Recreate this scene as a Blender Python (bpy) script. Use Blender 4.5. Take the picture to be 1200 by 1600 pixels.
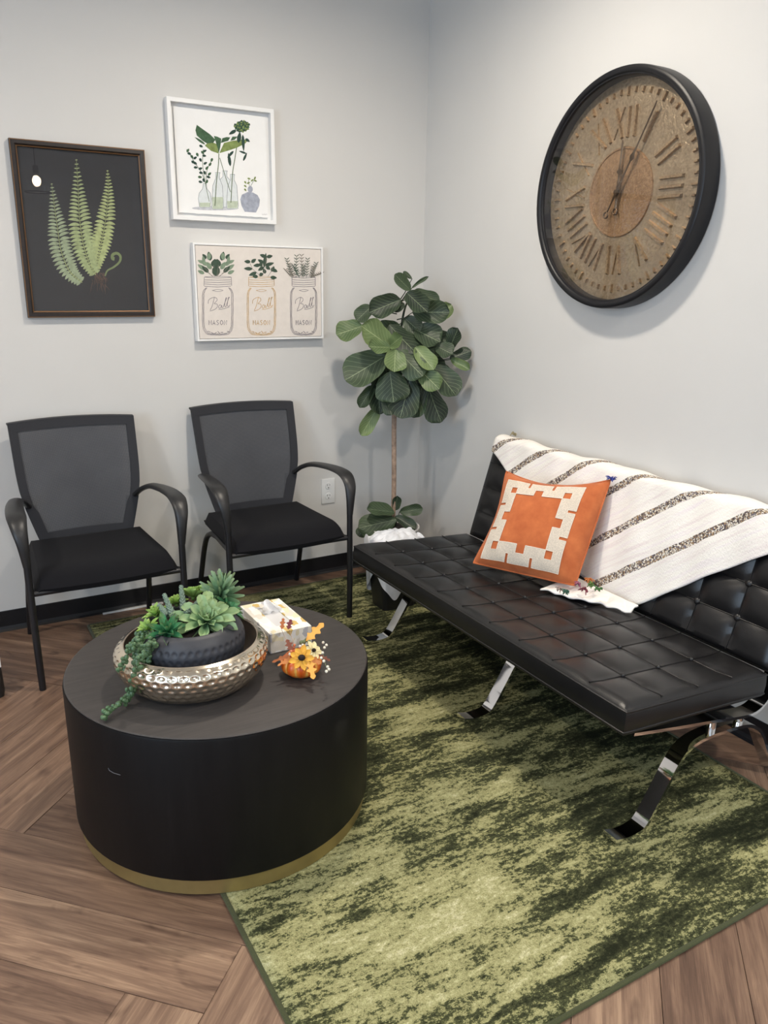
import bpy, bmesh, math, random
from mathutils import Vector, Matrix
random.seed(7)
for o in list(bpy.data.objects): bpy.data.objects.remove(o)
S = bpy.context.scene
COL = S.collection
PI = math.pi
# ------------------------------------------------------------------ camera
CAM = Vector((-2.1916, -3.4432, 1.429)); YAW, PITCH, ROLL, FPX = 0.5231, 0.2824, 0.0132, 1235.85
FW = Vector((math.sin(YAW)*math.cos(PITCH), math.cos(YAW)*math.cos(PITCH), -math.sin(PITCH)))
R0 = Vector((math.cos(YAW), -math.sin(YAW), 0)); U0 = R0.cross(FW)
RT = R0*math.cos(ROLL)+U0*math.sin(ROLL); UP = U0*math.cos(ROLL)-R0*math.sin(ROLL)
cd = bpy.data.cameras.new('camera'); cam = bpy.data.objects.new('camera', cd); COL.objects.link(cam)
cam.matrix_world = Matrix(((RT.x, UP.x, -FW.x, CAM.x), (RT.y, UP.y, -FW.y, CAM.y), (RT.z, UP.z, -FW.z, CAM.z), (0, 0, 0, 1)))
cd.sensor_fit = 'VERTICAL'; cd.sensor_height = 36; cd.sensor_width = 27; cd.lens = FPX/1600*36; cd.clip_start = .02
S.camera = cam
def ray(x, y): return FW+RT*((x-600)/FPX)-UP*((y-800)/FPX)
def onz(x, y, z): d = ray(x, y); return CAM+d*((z-CAM.z)/d.z)
def ony(x, y, Y): d = ray(x, y); return CAM+d*((Y-CAM.y)/d.y)
def onx(x, y, X): d = ray(x, y); return CAM+d*((X-CAM.x)/d.x)
# ------------------------------------------------------------------ world, daylight, exposure
W = bpy.data.worlds.new('world'); S.world = W; W.use_nodes = True
W.node_tree.nodes['Background'].inputs[0].default_value = (.62, .78, 1, 1)
W.node_tree.nodes['Background'].inputs[1].default_value = 1.0
S.view_settings.view_transform = 'Standard'; S.view_settings.look = 'None'
S.view_settings.gamma = 1; S.view_settings.use_curve_mapping = False
S.view_settings.exposure = 0.22
RX0, RY0, CEIL = -5.0, -6.0, 2.74      # room: x RX0..0, y RY0..0
CAN = 20.0                             # ceiling can power, W
DAY = 78.0                             # window daylight, W
def area(name, loc, rot, sx, sy, power, col, shape='RECTANGLE', spread=PI):
    l = bpy.data.lights.new(name, 'AREA'); l.shape = shape; l.size = sx; l.size_y = sy; l.energy = power; l.color = col
    l.spread = spread
    o = bpy.data.objects.new(name, l); COL.objects.link(o); o.location = loc; o.rotation_euler = rot; return o
WIN = [(-4.6, -2.6, .5, 2.5)]           # window on the far left wall: y0,y1,z0,z1
area('daylight_window', (RX0-.06, -3.6, 1.5), (0, -PI/2, 0), 1.9, 1.9, DAY, (.62, .80, 1))
area('added_rear_daylight', (-2.9, RY0-.06, 1.5), (PI/2, 0, 0), 1.9, 1.9, 20.0, (.80, .90, 1))  # rear light, added so bowl and chrome have something bright to reflect
# ------------------------------------------------------------------ material helpers
def newmat(name):
    m = bpy.data.materials.new(name); m.use_nodes = True; nt = m.node_tree
    return m, nt, nt.nodes['Principled BSDF']
def N(nt, t, **k):
    n = nt.nodes.new(t)
    for a, v in k.items():
        if a in n.inputs: n.inputs[a].default_value = v
        else: setattr(n, a, v)
    return n
def ramp(nt, fac, stops):
    r = nt.nodes.new('ShaderNodeValToRGB'); e = r.color_ramp.elements
    while len(e) < len(stops): e.new(.5)
    for q, (p, c) in zip(e, stops):
        q.position = p; q.color = (*c, 1) if len(c) == 3 else c
    nt.links.new(fac, r.inputs[0]); return r
def mapping(nt, scale, coord='Object', rnd=False):
    tc = N(nt, 'ShaderNodeTexCoord'); mp = N(nt, 'ShaderNodeMapping'); mp.inputs['Scale'].default_value = scale
    nt.links.new(tc.outputs[coord], mp.inputs['Vector'])
    if rnd:
        oi = N(nt, 'ShaderNodeObjectInfo'); m = N(nt, 'ShaderNodeMath', operation='MULTIPLY'); m.inputs[1].default_value = 37.0
        nt.links.new(oi.outputs['Random'], m.inputs[0]); cb = N(nt, 'ShaderNodeCombineXYZ')
        for i in range(3): nt.links.new(m.outputs[0], cb.inputs[i])
        nt.links.new(cb.outputs[0], mp.inputs['Location'])
    return mp.outputs[0]
def noise(nt, vec, scale, detail=4, rough=.55, dist=0):
    n = N(nt, 'ShaderNodeTexNoise', Scale=scale, Detail=detail, Roughness=rough, Distortion=dist)
    nt.links.new(vec, n.inputs['Vector']); return n.outputs['Fac']
def math_(nt, op, a, b=None, clamp=False):
    m = N(nt, 'ShaderNodeMath', operation=op); m.use_clamp = clamp
    for i, v in enumerate((a, b)):
        if v is None: continue
        if isinstance(v, (int, float)): m.inputs[i].default_value = v
        else: nt.links.new(v, m.inputs[i])
    return m.outputs[0]
def bump(nt, bs, h, strength, dist=.002):
    b = N(nt, 'ShaderNodeBump', Strength=strength, Distance=dist); nt.links.new(h, b.inputs['Height']); nt.links.new(b.outputs[0], bs.inputs['Normal'])
def pm(name, col, rough=.5, metal=0, var=.12, scale=15, bmp=0, bscale=200, spec=.5, rnd=False, coat=0, sheen=0, bdist=.001):
    m, nt, bs = newmat(name); v = mapping(nt, (1, 1, 1), rnd=rnd); n = noise(nt, v, scale)
    lo = tuple(c*(1-var) for c in col); hi = tuple(min(1, c*(1+var)) for c in col)
    r = ramp(nt, n, [(.3, lo), (.7, hi)]); nt.links.new(r.outputs[0], bs.inputs['Base Color'])
    bs.inputs['Roughness'].default_value = rough; bs.inputs['Metallic'].default_value = metal
    bs.inputs['Specular IOR Level'].default_value = spec; bs.inputs['Coat Weight'].default_value = coat
    bs.inputs['Sheen Weight'].default_value = sheen
    if bmp: bump(nt, bs, noise(nt, v, bscale, 3), bmp, bdist)
    return m
def sr(r, g, b):
    f = lambda c: (c/255/12.92) if c/255 <= .04045 else ((c/255+.055)/1.055)**2.4
    return (f(r), f(g), f(b))
M = {}
M['wall'] = pm('wall_paint', (.64, .63, .61), .6, var=.012, scale=3, bmp=.12, bscale=260, spec=.3)
M['ceil'] = pm('ceiling_paint', (.8, .8, .79), .8, var=.01)
M['base'] = pm('black_cove_base', (.006, .006, .008), .45, bmp=.05)
M['black_metal'] = pm('black_powder_coat', (.009, .009, .011), .42, bmp=.05, bscale=600)
M['black_plastic'] = pm('black_plastic', (.014, .014, .015), .4, bmp=.06, bscale=500)
M['chrome'] = pm('polished_chrome', (.82, .81, .8), .04, 1, var=.02)
M['white_plastic'] = pm('white_plastic', (.78, .78, .77), .35, var=.02)
M['dark_slot'] = pm('outlet_slot', (.03, .03, .03), .6)
M['brass'] = pm('brushed_brass', (.40, .31, .13), .45, .8, var=.15, scale=8)
M['floor_strip'] = pm('white_strip', (.8, .8, .78), .6)
M['white_paint'] = pm('white_lacquer', (.83, .83, .82), .4, var=.02)
def fabric(name, col, sc=900, rough=.9, sheen=.2, b=.4):
    return pm(name, col, rough, var=.2, scale=sc*.6, bmp=b, bscale=sc, spec=.2, sheen=sheen)
M['seat_fabric'] = fabric('black_seat_fabric', (.006, .006, .008), sheen=.02)
def leather():
    m, nt, bs = newmat('black_leather'); v = mapping(nt, (1, 1, 1)); n = noise(nt, v, 9, 3)
    r = ramp(nt, n, [(.3, (.0058, .0056, .0064)), (.7, (.0095, .009, .0095))]); nt.links.new(r.outputs[0], bs.inputs['Base Color'])
    bs.inputs['Roughness'].default_value = .36
    vo = N(nt, 'ShaderNodeTexVoronoi', Scale=420.0); nt.links.new(v, vo.inputs['Vector'])
    bump(nt, bs, vo.outputs['Distance'], .12, .0008); return m
M['leather'] = leather()
def plank_mat():
    m, nt, bs = newmat('vinyl_oak_plank')
    v = mapping(nt, (1.3, 16, 1), rnd=True); g = noise(nt, v, 2.2, 8, .62, .6)
    v2 = mapping(nt, (2.5, 90, 1), rnd=True); f = noise(nt, v2, 3, 5, .7)
    v3 = mapping(nt, (3.2, 9, 1), rnd=True); k = noise(nt, v3, 1.5, 3, .5, 1.2)
    oi = N(nt, 'ShaderNodeObjectInfo')
    s = math_(nt, 'ADD', math_(nt, 'MULTIPLY', g, .75), math_(nt, 'MULTIPLY', f, .34))
    s = math_(nt, 'ADD', math_(nt, 'ADD', s, .005), math_(nt, 'MULTIPLY', math_(nt, 'SUBTRACT', oi.outputs['Random'], .5), .16))
    r = ramp(nt, s, [(.28, sr(66, 50, 42)), (.45, sr(101, 78, 64)), (.60, sr(128, 102, 84)), (.76, sr(162, 134, 110))])
    kr = ramp(nt, k, [(.24, (.25, .2, .2)), (.40, (1, 1, 1))])
    mx = N(nt, 'ShaderNodeMix', data_type='RGBA', blend_type='MULTIPLY'); mx.inputs[0].default_value = .8
    nt.links.new(r.outputs[0], mx.inputs[6]); nt.links.new(kr.outputs[0], mx.inputs[7]); nt.links.new(mx.outputs[2], bs.inputs['Base Color'])
    bs.inputs['Roughness'].default_value = .46; bs.inputs['Specular IOR Level'].default_value = .35
    bump(nt, bs, f, .15, .001); return m
M['plank'] = plank_mat()
def rug_mat():
    m, nt, bs = newmat('green_distressed_rug')
    v1 = mapping(nt, (.75, 3.4, 1)); a = noise(nt, v1, 1.9, 5, .62, .3)
    v2 = mapping(nt, (4.5, 15, 1)); b = noise(nt, v2, 1.6, 7, .72, .3)
    v3 = mapping(nt, (44, 62, 1)); c = noise(nt, v3, 1.5, 4, .8)
    v4 = mapping(nt, (1, 1, 1)); d = noise(nt, v4, 330, 2, .8)
    s = math_(nt, 'ADD', math_(nt, 'MULTIPLY', a, 1.0), math_(nt, 'MULTIPLY', math_(nt, 'SUBTRACT', b, .5), .95))
    s = math_(nt, 'ADD', s, math_(nt, 'MULTIPLY', math_(nt, 'SUBTRACT', c, .5), .80))
    s = math_(nt, 'ADD', s, math_(nt, 'MULTIPLY', math_(nt, 'SUBTRACT', d, .5), .10))
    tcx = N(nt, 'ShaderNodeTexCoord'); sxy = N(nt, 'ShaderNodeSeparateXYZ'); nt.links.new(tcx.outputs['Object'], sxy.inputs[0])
    s = math_(nt, 'ADD', s, math_(nt, 'MULTIPLY', sxy.outputs[0], -.07))          # tone gets darker towards the sofa side
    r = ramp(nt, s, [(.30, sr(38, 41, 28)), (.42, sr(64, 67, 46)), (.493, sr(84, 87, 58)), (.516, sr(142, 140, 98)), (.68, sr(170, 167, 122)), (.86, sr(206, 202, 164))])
    dr = ramp(nt, d, [(.3, (.55, .55, .5)), (.5, (1, 1, 1)), (.7, (1.25, 1.25, 1.25))])
    mx = N(nt, 'ShaderNodeMix', data_type='RGBA', blend_type='MULTIPLY'); mx.inputs[0].default_value = .8
    nt.links.new(r.outputs[0], mx.inputs[6]); nt.links.new(dr.outputs[0], mx.inputs[7]); nt.links.new(mx.outputs[2], bs.inputs['Base Color'])
    bs.inputs['Roughness'].default_value = .95; bs.inputs['Specular IOR Level'].default_value = .1
    bump(nt, bs, d, .6, .004); return m
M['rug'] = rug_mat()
M['rug_binding'] = fabric('olive_rug_binding', sr(66, 70, 44), 700)
def glass_mat(name, refl=1.0, rough=0.0, tint=(1, 1, 1)):
    m, nt, bs = newmat(name); nt.nodes.remove(bs)
    out = [n for n in nt.nodes if n.type == 'OUTPUT_MATERIAL'][0]
    tr = N(nt, 'ShaderNodeBsdfTransparent'); tr.inputs[0].default_value = (*tint, 1)
    gl = N(nt, 'ShaderNodeBsdfGlossy'); gl.inputs['Roughness'].default_value = rough
    ge = N(nt, 'ShaderNodeNewGeometry'); dt = N(nt, 'ShaderNodeVectorMath', operation='DOT_PRODUCT'); mx = N(nt, 'ShaderNodeMixShader')
    nt.links.new(ge.outputs['Normal'], dt.inputs[0]); nt.links.new(ge.outputs['Incoming'], dt.inputs[1])      # Schlick Fresnel, same from both sides
    c1 = math_(nt, 'SUBTRACT', 1.0, math_(nt, 'ABSOLUTE', dt.outputs['Value']), True)
    f = math_(nt, 'MULTIPLY', math_(nt, 'ADD', math_(nt, 'MULTIPLY', math_(nt, 'POWER', c1, 5.0), .95), .045), refl, True)
    nt.links.new(f, mx.inputs[0]); nt.links.new(tr.outputs[0], mx.inputs[1]); nt.links.new(gl.outputs[0], mx.inputs[2]); nt.links.new(mx.outputs[0], out.inputs[0])
    return m
M['glass'] = glass_mat('clear_glass', 1.6)
def emit(name, col, st):
    m, nt, bs = newmat(name); bs.inputs['Base Color'].default_value = (*col, 1)
    bs.inputs['Emission Color'].default_value = (*col, 1); bs.inputs['Emission Strength'].default_value = st; return m
M['lens'] = emit('lamp_lens', (1, .93, .82), 12)
# ------------------------------------------------------------------ mesh helpers
def thing(name, label, cat, loc=(0, 0, 0), rz=0, group=None):
    o = bpy.data.objects.new(name, None); COL.objects.link(o); o.location = loc; o.rotation_euler = (0, 0, rz); o.empty_display_size = .05
    o['label'] = label; o['category'] = cat
    if group: o['group'] = group
    return o
def tag(o, label, cat, group=None):
    o['label'] = label; o['category'] = cat
    if group: o['group'] = group
    return o
class MB:
    def __init__(s): s.v = []; s.f = []
    def add(s, vs, fs):
        n = len(s.v); s.v += [Vector(a) for a in vs]; s.f += [[i+n for i in f] for f in fs]; return s
    def box(s, lo, hi, bev=0):
        if bev <= 0:
            (a, b, c), (d, e, f) = lo, hi
            return s.add([(a, b, c), (d, b, c), (d, e, c), (a, e, c), (a, b, f), (d, b, f), (d, e, f), (a, e, f)],
                         [(3, 2, 1, 0), (4, 5, 6, 7), (0, 1, 5, 4), (1, 2, 6, 5), (2, 3, 7, 6), (3, 0, 4, 7)])
        bm = bmesh.new(); bmesh.ops.create_cube(bm, size=1)
        for v in bm.verts: v.co = Vector([lo[i]+(v.co[i]+.5)*(hi[i]-lo[i]) for i in range(3)])
        bmesh.ops.bevel(bm, geom=bm.edges[:], offset=bev, segments=2, profile=.6, affect='EDGES')
        bm.verts.index_update(); s.add([v.co.copy() for v in bm.verts], [[v.index for v in f.verts] for f in bm.faces]); bm.free(); return s
    def tube(s, pts, r, n=10, caps=True, flat=None):
        """sweep an ellipse; r: number, list of numbers or list of (ra, rb); flat: reference axis for ra"""
        pts = [Vector(p) for p in pts]; m = len(pts); rings = []; prev = None
        for i, p in enumerate(pts):
            t = (pts[min(i+1, m-1)]-pts[max(i-1, 0)]).normalized()
            if flat is not None: a = Vector(flat); a = (a-t*a.dot(t)).normalized()
            elif prev is None:
                a = Vector((0, 0, 1)) if abs(t.z) < .9 else Vector((1, 0, 0)); a = (a-t*a.dot(t)).normalized()
            else: a = (prev-t*prev.dot(t)).normalized()
            prev = a; b = t.cross(a); q = r[i] if isinstance(r, (list, tuple)) else r
            ra, rb = q if isinstance(q, (list, tuple)) else (q, q)
            rings.append([p+a*(ra*math.cos(2*PI*k/n))+b*(rb*math.sin(2*PI*k/n)) for k in range(n)])
        vs = [v for g in rings for v in g]; fs = []
        for i in range(m-1):
            for k in range(n): fs.append((i*n+k, i*n+(k+1) % n, (i+1)*n+(k+1) % n, (i+1)*n+k))
        if caps: fs += [tuple(range(n))[::-1], tuple((m-1)*n+k for k in range(n))]
        return s.add(vs, fs)
    def strap(s, pts, w, th, axis=(0, 1, 0)):
        """flat bar of width w along axis and thickness th following pts"""
        pts = [Vector(p) for p in pts]; ax = Vector(axis); m = len(pts); vs = []; fs = []
        for i, p in enumerate(pts):
            t = (pts[min(i+1, m-1)]-pts[max(i-1, 0)]).normalized(); n = t.cross(ax).normalized()
            vs += [p+ax*w/2+n*th/2, p-ax*w/2+n*th/2, p-ax*w/2-n*th/2, p+ax*w/2-n*th/2]
        for i in range(m-1):
            for k in range(4): fs.append((i*4+k, (i+1)*4+k, (i+1)*4+(k+1) % 4, i*4+(k+1) % 4))
        fs += [(0, 1, 2, 3), (m*4-1, m*4-2, m*4-3, m*4-4)]
        return s.add(vs, fs)
    def lathe(s, prof, n=48, c=(0, 0, 0), fn=None, cap=True):
        vs = []; fs = []; m = len(prof)
        for r, z in prof:
            for k in range(n):
                a = 2*PI*k/n; rr = r+(fn(a, z, r) if fn else 0)
                vs.append((c[0]+rr*math.cos(a), c[1]+rr*math.sin(a), c[2]+z))
        for i in range(m-1):
            for k in range(n): fs.append((i*n+k, i*n+(k+1) % n, (i+1)*n+(k+1) % n, (i+1)*n+k))
        if cap and prof[0][0] > 1e-6: fs.append(tuple(range(n))[::-1])
        if cap and prof[-1][0] > 1e-6: fs.append(tuple((m-1)*n+k for k in range(n)))
        return s.add(vs, fs)
    def grid(s, fn, nu, nv):
        vs = [fn(i/nu, j/nv) for j in range(nv+1) for i in range(nu+1)]
        fs = [(j*(nu+1)+i, j*(nu+1)+i+1, (j+1)*(nu+1)+i+1, (j+1)*(nu+1)+i) for j in range(nv) for i in range(nu)]
        return s.add(vs, fs)
    def sphere(s, c, r, n=10, m=7, sc=(1, 1, 1)):
        c = Vector(c); vs = [c+Vector((0, 0, -r*sc[2]))]; fs = []
        for i in range(1, m):
            p = -PI/2+PI*i/m
            for k in range(n): a = 2*PI*k/n; vs.append(c+Vector((r*sc[0]*math.cos(p)*math.cos(a), r*sc[1]*math.cos(p)*math.sin(a), r*sc[2]*math.sin(p))))
        vs.append(c+Vector((0, 0, r*sc[2])))
        for k in range(n): fs.append((0, 1+(k+1) % n, 1+k))
        for i in range(m-2):
            for k in range(n): fs.append((1+i*n+k, 1+i*n+(k+1) % n, 1+(i+1)*n+(k+1) % n, 1+(i+1)*n+k))
        b = 1+(m-2)*n
        for k in range(n): fs.append((b+k, b+(k+1) % n, len(vs)-1))
        return s.add(vs, fs)
    def build(s, name, mat, parent=None, off=None, smooth=True, weld=False, loc=None):
        me = bpy.data.meshes.new(name)
        o_ = Vector(off) if off is not None else Vector((0, 0, 0))
        me.from_pydata([tuple(v-o_) for v in s.v], [], s.f)
        bm = bmesh.new(); bm.from_mesh(me)
        if weld: bmesh.ops.remove_doubles(bm, verts=bm.verts, dist=1e-5)
        bmesh.ops.recalc_face_normals(bm, faces=bm.faces); bm.to_mesh(me); bm.free()
        me.polygons.foreach_set('use_smooth', [smooth]*len(me.polygons))
        if smooth: 
            try: me.set_sharp_from_angle(angle=math.radians(38))
            except Exception: pass
        if mat: me.materials.append(M[mat] if isinstance(mat, str) else mat)
        o = bpy.data.objects.new(name, me); COL.objects.link(o); o.parent = parent
        if loc is not None: o.location = loc
        return o
def solidify(o, t, off=0): m = o.modifiers.new('thickness', 'SOLIDIFY'); m.thickness = t; m.offset = off; return o
def subsurf(o, l=2): m = o.modifiers.new('smooth', 'SUBSURF'); m.levels = l; m.render_levels = l; return o
def structure(o): o['kind'] = 'structure'; return o
def smooth_path(pts, n=6):
    """Catmull-Rom through pts"""
    P = [Vector(p) for p in pts]; P = [P[0]*2-P[1]]+P+[P[-1]*2-P[-2]]; out = []
    for i in range(1, len(P)-2):
        for k in range(n):
            t = k/n; a, b, c, d = P[i-1:i+3]
            out.append(.5*((2*b)+(c-a)*t+(2*a-5*b+4*c-d)*t*t+(3*b-a-3*c+d)*t**3))
    out.append(P[-2]); return out
# ------------------------------------------------------------------ room shell
fl = structure(MB().box((RX0, RY0, -.12), (0, 0, -.006)).build('floor', pm('subfloor', (.03, .022, .018), .9), smooth=False))
def clip(poly, axis, val, keep_less):
    out = []
    for i in range(len(poly)):
        a, b = poly[i-1], poly[i]; ia = (a[axis] <= val) == keep_less or abs(a[axis]-val) < 1e-9; ib = (b[axis] <= val) == keep_less or abs(b[axis]-val) < 1e-9
        if ia != ib: t = (val-a[axis])/(b[axis]-a[axis]); out.append((a[0]+(b[0]-a[0])*t, a[1]+(b[1]-a[1])*t))
        if ib: out.append(b)
    return out
PWID, PN = .18, 6
ua = Vector((math.cos(PI/4), math.sin(PI/4))); va = Vector((math.sin(PI/4), -math.cos(PI/4)))
org = Vector((-2.123, -1.415))-va*PWID
full = {}
def add_plank(u0, v0, lu, lv):
    g = .0006
    q = [(u0*PWID+g, v0*PWID+g), ((u0+lu)*PWID-g, v0*PWID+g), ((u0+lu)*PWID-g, (v0+lv)*PWID-g), (u0*PWID+g, (v0+lv)*PWID-g)]
    poly = [tuple(org+ua*a+va*b) for a, b in q]; n0 = len(poly)
    if max(p[0] for p in poly) <= RX0 or min(p[0] for p in poly) >= 0 or max(p[1] for p in poly) <= RY0 or min(p[1] for p in poly) >= 0: return
    inside = all(RX0 <= p[0] <= 0 and RY0 <= p[1] <= 0 for p in poly)
    ang = math.atan2(ua.y, ua.x) if lu > lv else math.atan2(va.y, va.x)
    c = Vector((sum(p[0] for p in poly)/4, sum(p[1] for p in poly)/4))
    if not inside:
        for ax, val, less in ((0, 0, True), (0, RX0, False), (1, 0, True), (1, RY0, False)): poly = clip(poly, ax, val, less)
        if len(poly) < 3: return
    key = lu > lv
    if inside and key in full: me = full[key]
    else:
        R = Matrix.Rotation(-ang, 2); loc = [R @ (Vector(p)-c) for p in poly]; n = len(loc); cc = sum(loc, Vector((0, 0)))/n
        ins = [p-(p-cc).normalized()*.0016 for p in loc]
        vs = [(p.x, p.y, -.006) for p in loc]+[(p.x, p.y, -.0010) for p in loc]+[(p.x, p.y, 0) for p in ins]
        fs = [tuple(2*n+i for i in range(n))]
        for i in range(n): j = (i+1) % n; fs += [(i, j, n+j, n+i), (n+i, n+j, 2*n+j, 2*n+i)]
        me = bpy.data.meshes.new('plank'); me.from_pydata(vs, [], fs)
        bm = bmesh.new(); bm.from_mesh(me); bmesh.ops.recalc_face_normals(bm, faces=bm.faces)
        if max(bm.faces, key=lambda f: f.calc_area()).normal.z < 0: bmesh.ops.reverse_faces(bm, faces=bm.faces[:])
        bm.to_mesh(me); bm.free(); me.materials.append(M['plank'])
        if inside: full[key] = me
    o = bpy.data.objects.new('plank', me); COL.objects.link(o); o.parent = fl; o.location = (c.x, c.y, 0); o.rotation_euler = (0, 0, ang)
for j in range(-45, 46):
    for k in range(-8, 9):
        u = j+2*PN*k
        add_plank(u, j, PN, 1)                     # along u
        add_plank(u-1, j, 1, PN)                   # along v
def wall(name, lo, hi, mat='wall'): return structure(MB().box(lo, hi).build(name, mat, smooth=False))
wall('wall_left', (RX0-.1, 0, -.12), (.1, .1, CEIL)); wall('wall_right', (0, RY0-.1, -.12), (.1, 0, CEIL))
wx0, wx1 = -3.9, -1.9
structure(MB().box((RX0-.1, RY0-.1, -.12), (wx0, RY0, CEIL)).box((wx1, RY0-.1, -.12), (0, RY0, CEIL)).box((wx0, RY0-.1, -.12), (wx1, RY0, .5)).box((wx0, RY0-.1, 2.5), (wx1, RY0, CEIL)).build('wall_rear', 'wall', smooth=False))
w2 = structure(MB().box((wx0, RY0-.055, .5), (wx1, RY0-.045, 2.5)).build('added_rear_window', 'glass', smooth=False)); wf2 = MB()  # unseen window added with the rear light
for a in (wx0, (wx0+wx1)/2-.02, wx1-.04): wf2.box((a, RY0-.045, .5), (a+.04, RY0-.005, 2.5))
for b in (.5, 2.46): wf2.box((wx0, RY0-.045, b), (wx1, RY0-.005, b+.04))
wf2.build('window_frame', 'black_metal', w2, smooth=False)
y0, y1, z0, z1 = WIN[0]
wmb = MB().box((RX0-.1, RY0, -.12), (RX0, y0, CEIL)).box((RX0-.1, y1, -.12), (RX0, 0, CEIL)).box((RX0-.1, y0, -.12), (RX0, y1, z0)).box((RX0-.1, y0, z1), (RX0, y1, CEIL))
structure(wmb.build('wall_window', 'wall', smooth=False))
wall('ceiling', (RX0-.1, RY0-.1, CEIL), (.1, .1, CEIL+.1), 'ceil')
wn = structure(MB().box((RX0-.055, y0, z0), (RX0-.045, y1, z1)).build('window_1', 'glass', smooth=False))
wf = MB()
for a in (y0, (y0+y1)/2-.02, y1-.04): wf.box((RX0-.045, a, z0), (RX0-.005, a+.04, z1))
for b in (z0, z1-.04): wf.box((RX0-.045, y0, b), (RX0-.005, y1, b+.04))
wf.build('window_frame', 'black_metal', wn, smooth=False)
BH = .088
def cove(name, a, b, nrm):
    a, b, nrm = Vector(a), Vector(b), Vector(nrm); prof = [(0, BH), (.003, BH), (.004, BH-.002), (.004, .02), (.008, .008), (.016, .0005), (0, .0005)]
    vs = [p+nrm*d+Vector((0, 0, z)) for p in (a, b) for d, z in prof]; n = len(prof)
    fs = [(i, (i+1) % n, n+(i+1) % n, n+i) for i in range(n)]+[tuple(range(n))[::-1], tuple(range(n, 2*n))]
    return structure(MB().add(vs, fs).build(name, 'base', smooth=False))
cove('baseboard_left', (RX0, 0, 0), (0, 0, 0), (0, -1, 0)); cove('baseboard_right', (0, 0, 0), (0, RY0, 0), (-1, 0, 0))
cove('baseboard_rear', (RX0, RY0, 0), (0, RY0, 0), (0, 1, 0)); cove('baseboard_window', (RX0, 0, 0), (RX0, RY0, 0), (1, 0, 0))
a, b = onz(163, 963, .004), onz(246, 946, .004)
structure(MB().box((a.x, -.026, .0005), (b.x+.03, -.017, .007)).build('trim_1', 'floor_strip', smooth=False))  # thin white strip along the foot of the baseboard
# ------------------------------------------------------------------ ceiling cans
def can(x, y, label, power=CAN, col=(1, .90, .77)):
    t = thing('ceiling_downlight', label, 'downlight', (x, y, CEIL), 0, 'recessed ceiling downlights')
    MB().lathe([(.075, -.001), (.11, -.001), (.112, -.006), (.105, -.012), (.08, -.010), (.075, -.001)], 40).build('trim_ring', 'white_paint', t)
    MB().lathe([(.0, -.004), (.078, -.004), (.078, -.007), (.0, -.007)], 40).build('lens', 'lens', t)
    l = area('downlight_beam', (0, 0, -.016), (0, 0, 0), .17, .17, power, col, 'DISK', math.radians(168)); l.parent = t
can(-.95, -1.30, 'round white downlight in the ceiling above the sofa', CAN*1.1)
can(-.55, -3.7, 'round white downlight in the ceiling behind the camera on the right', CAN*1.55, (1, .94, .86))
can(-3.1, -1.25, 'round white downlight in the ceiling left of the chairs')
can(-3.1, -3.7, 'round white downlight in the ceiling behind the camera on the left', CAN*.8)
# ------------------------------------------------------------------ rug
RZ = .008
RX1, RX2, RY1, RY2 = -1.732, -.203, -2.548, -.118
rc = Vector(((RX1+RX2)/2, (RY1+RY2)/2, 0)); hx, hy = (RX2-RX1)/2, (RY2-RY1)/2
rug = thing('area_rug', 'large green distressed area rug on the wood floor under the sofa', 'rug', rc)
def rugf(u, v):
    x = -hx+.008+u*(2*hx-.016); y = -hy+.008+v*(2*hy-.016)
    return (x, y, RZ-.0006+.0006*math.sin(31*x+7*y))
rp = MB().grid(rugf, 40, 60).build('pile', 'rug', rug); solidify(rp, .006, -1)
per = []
for sx, sy in ((-1, -1), (1, -1), (1, 1), (-1, 1)):
    for k in range(4):
        a = math.atan2(sy, sx)-PI/4+k*PI/6
        per.append((sx*(hx-.014)+.014*math.cos(a)*.8, sy*(hy-.014)+.014*math.sin(a)*.8, .0048))
bd = MB().tube(per+[per[0]], [(.0045, .0065)]*(len(per)+1), 8, caps=False, flat=(0, 0, 1)).build('binding', 'rug_binding', rug)
# ------------------------------------------------------------------ coffee table
def table_mat():
    m, nt, bs = newmat('black_stained_wood'); v = mapping(nt, (1, 1, 1))
    v2 = mapping(nt, (14, 14, 1.2)); g = noise(nt, v2, 3, 6, .65, .4); c = noise(nt, v, 5, 3)
    s = math_(nt, 'ADD', math_(nt, 'MULTIPLY', g, .7), math_(nt, 'MULTIPLY', c, .3))
    r = ramp(nt, s, [(.35, (.0036, .0034, .0038)), (.6, (.0062, .0058, .0060)), (.8, (.012, .011, .011))]); nt.links.new(r.outputs[0], bs.inputs['Base Color'])
    bs.inputs['Roughness'].default_value = .5; bs.inputs['Specular IOR Level'].default_value = .22; bump(nt, bs, g, .15, .001); return m
def top_mat():  # top coloured paler than the drum for the sheen light lays on it
    m, nt, bs = newmat('sheen_wood_top'); v = mapping(nt, (3, 40, 1)); g = noise(nt, v, 2.5, 6, .6, .5); c = noise(nt, mapping(nt, (1, 1, 1)), 4, 4)
    s = math_(nt, 'ADD', math_(nt, 'MULTIPLY', g, .6), math_(nt, 'MULTIPLY', c, .4))
    r = ramp(nt, s, [(.35, (.030, .026, .025)), (.65, (.052, .045, .042))]); nt.links.new(r.outputs[0], bs.inputs['Base Color'])
    bs.inputs['Roughness'].default_value = .55; bs.inputs['Specular IOR Level'].default_value = .45; bump(nt, bs, g, .15, .0008); return m
M['table'] = table_mat(); M['table_top'] = top_mat()
TC = Vector((-1.594, -1.523, RZ+.001)); TT = .44
tb = thing('coffee_table', 'round black wooden drum coffee table with a brass base ring', 'coffee table', TC)
h = TT-TC.z
MB().lathe([(.30, .005), (.40, .046), (.402, .05), (.403, h-.012), (.401, h-.0045), (.399, h-.0045), (.30, h-.006)], 96).build('drum', 'table', tb)
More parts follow.
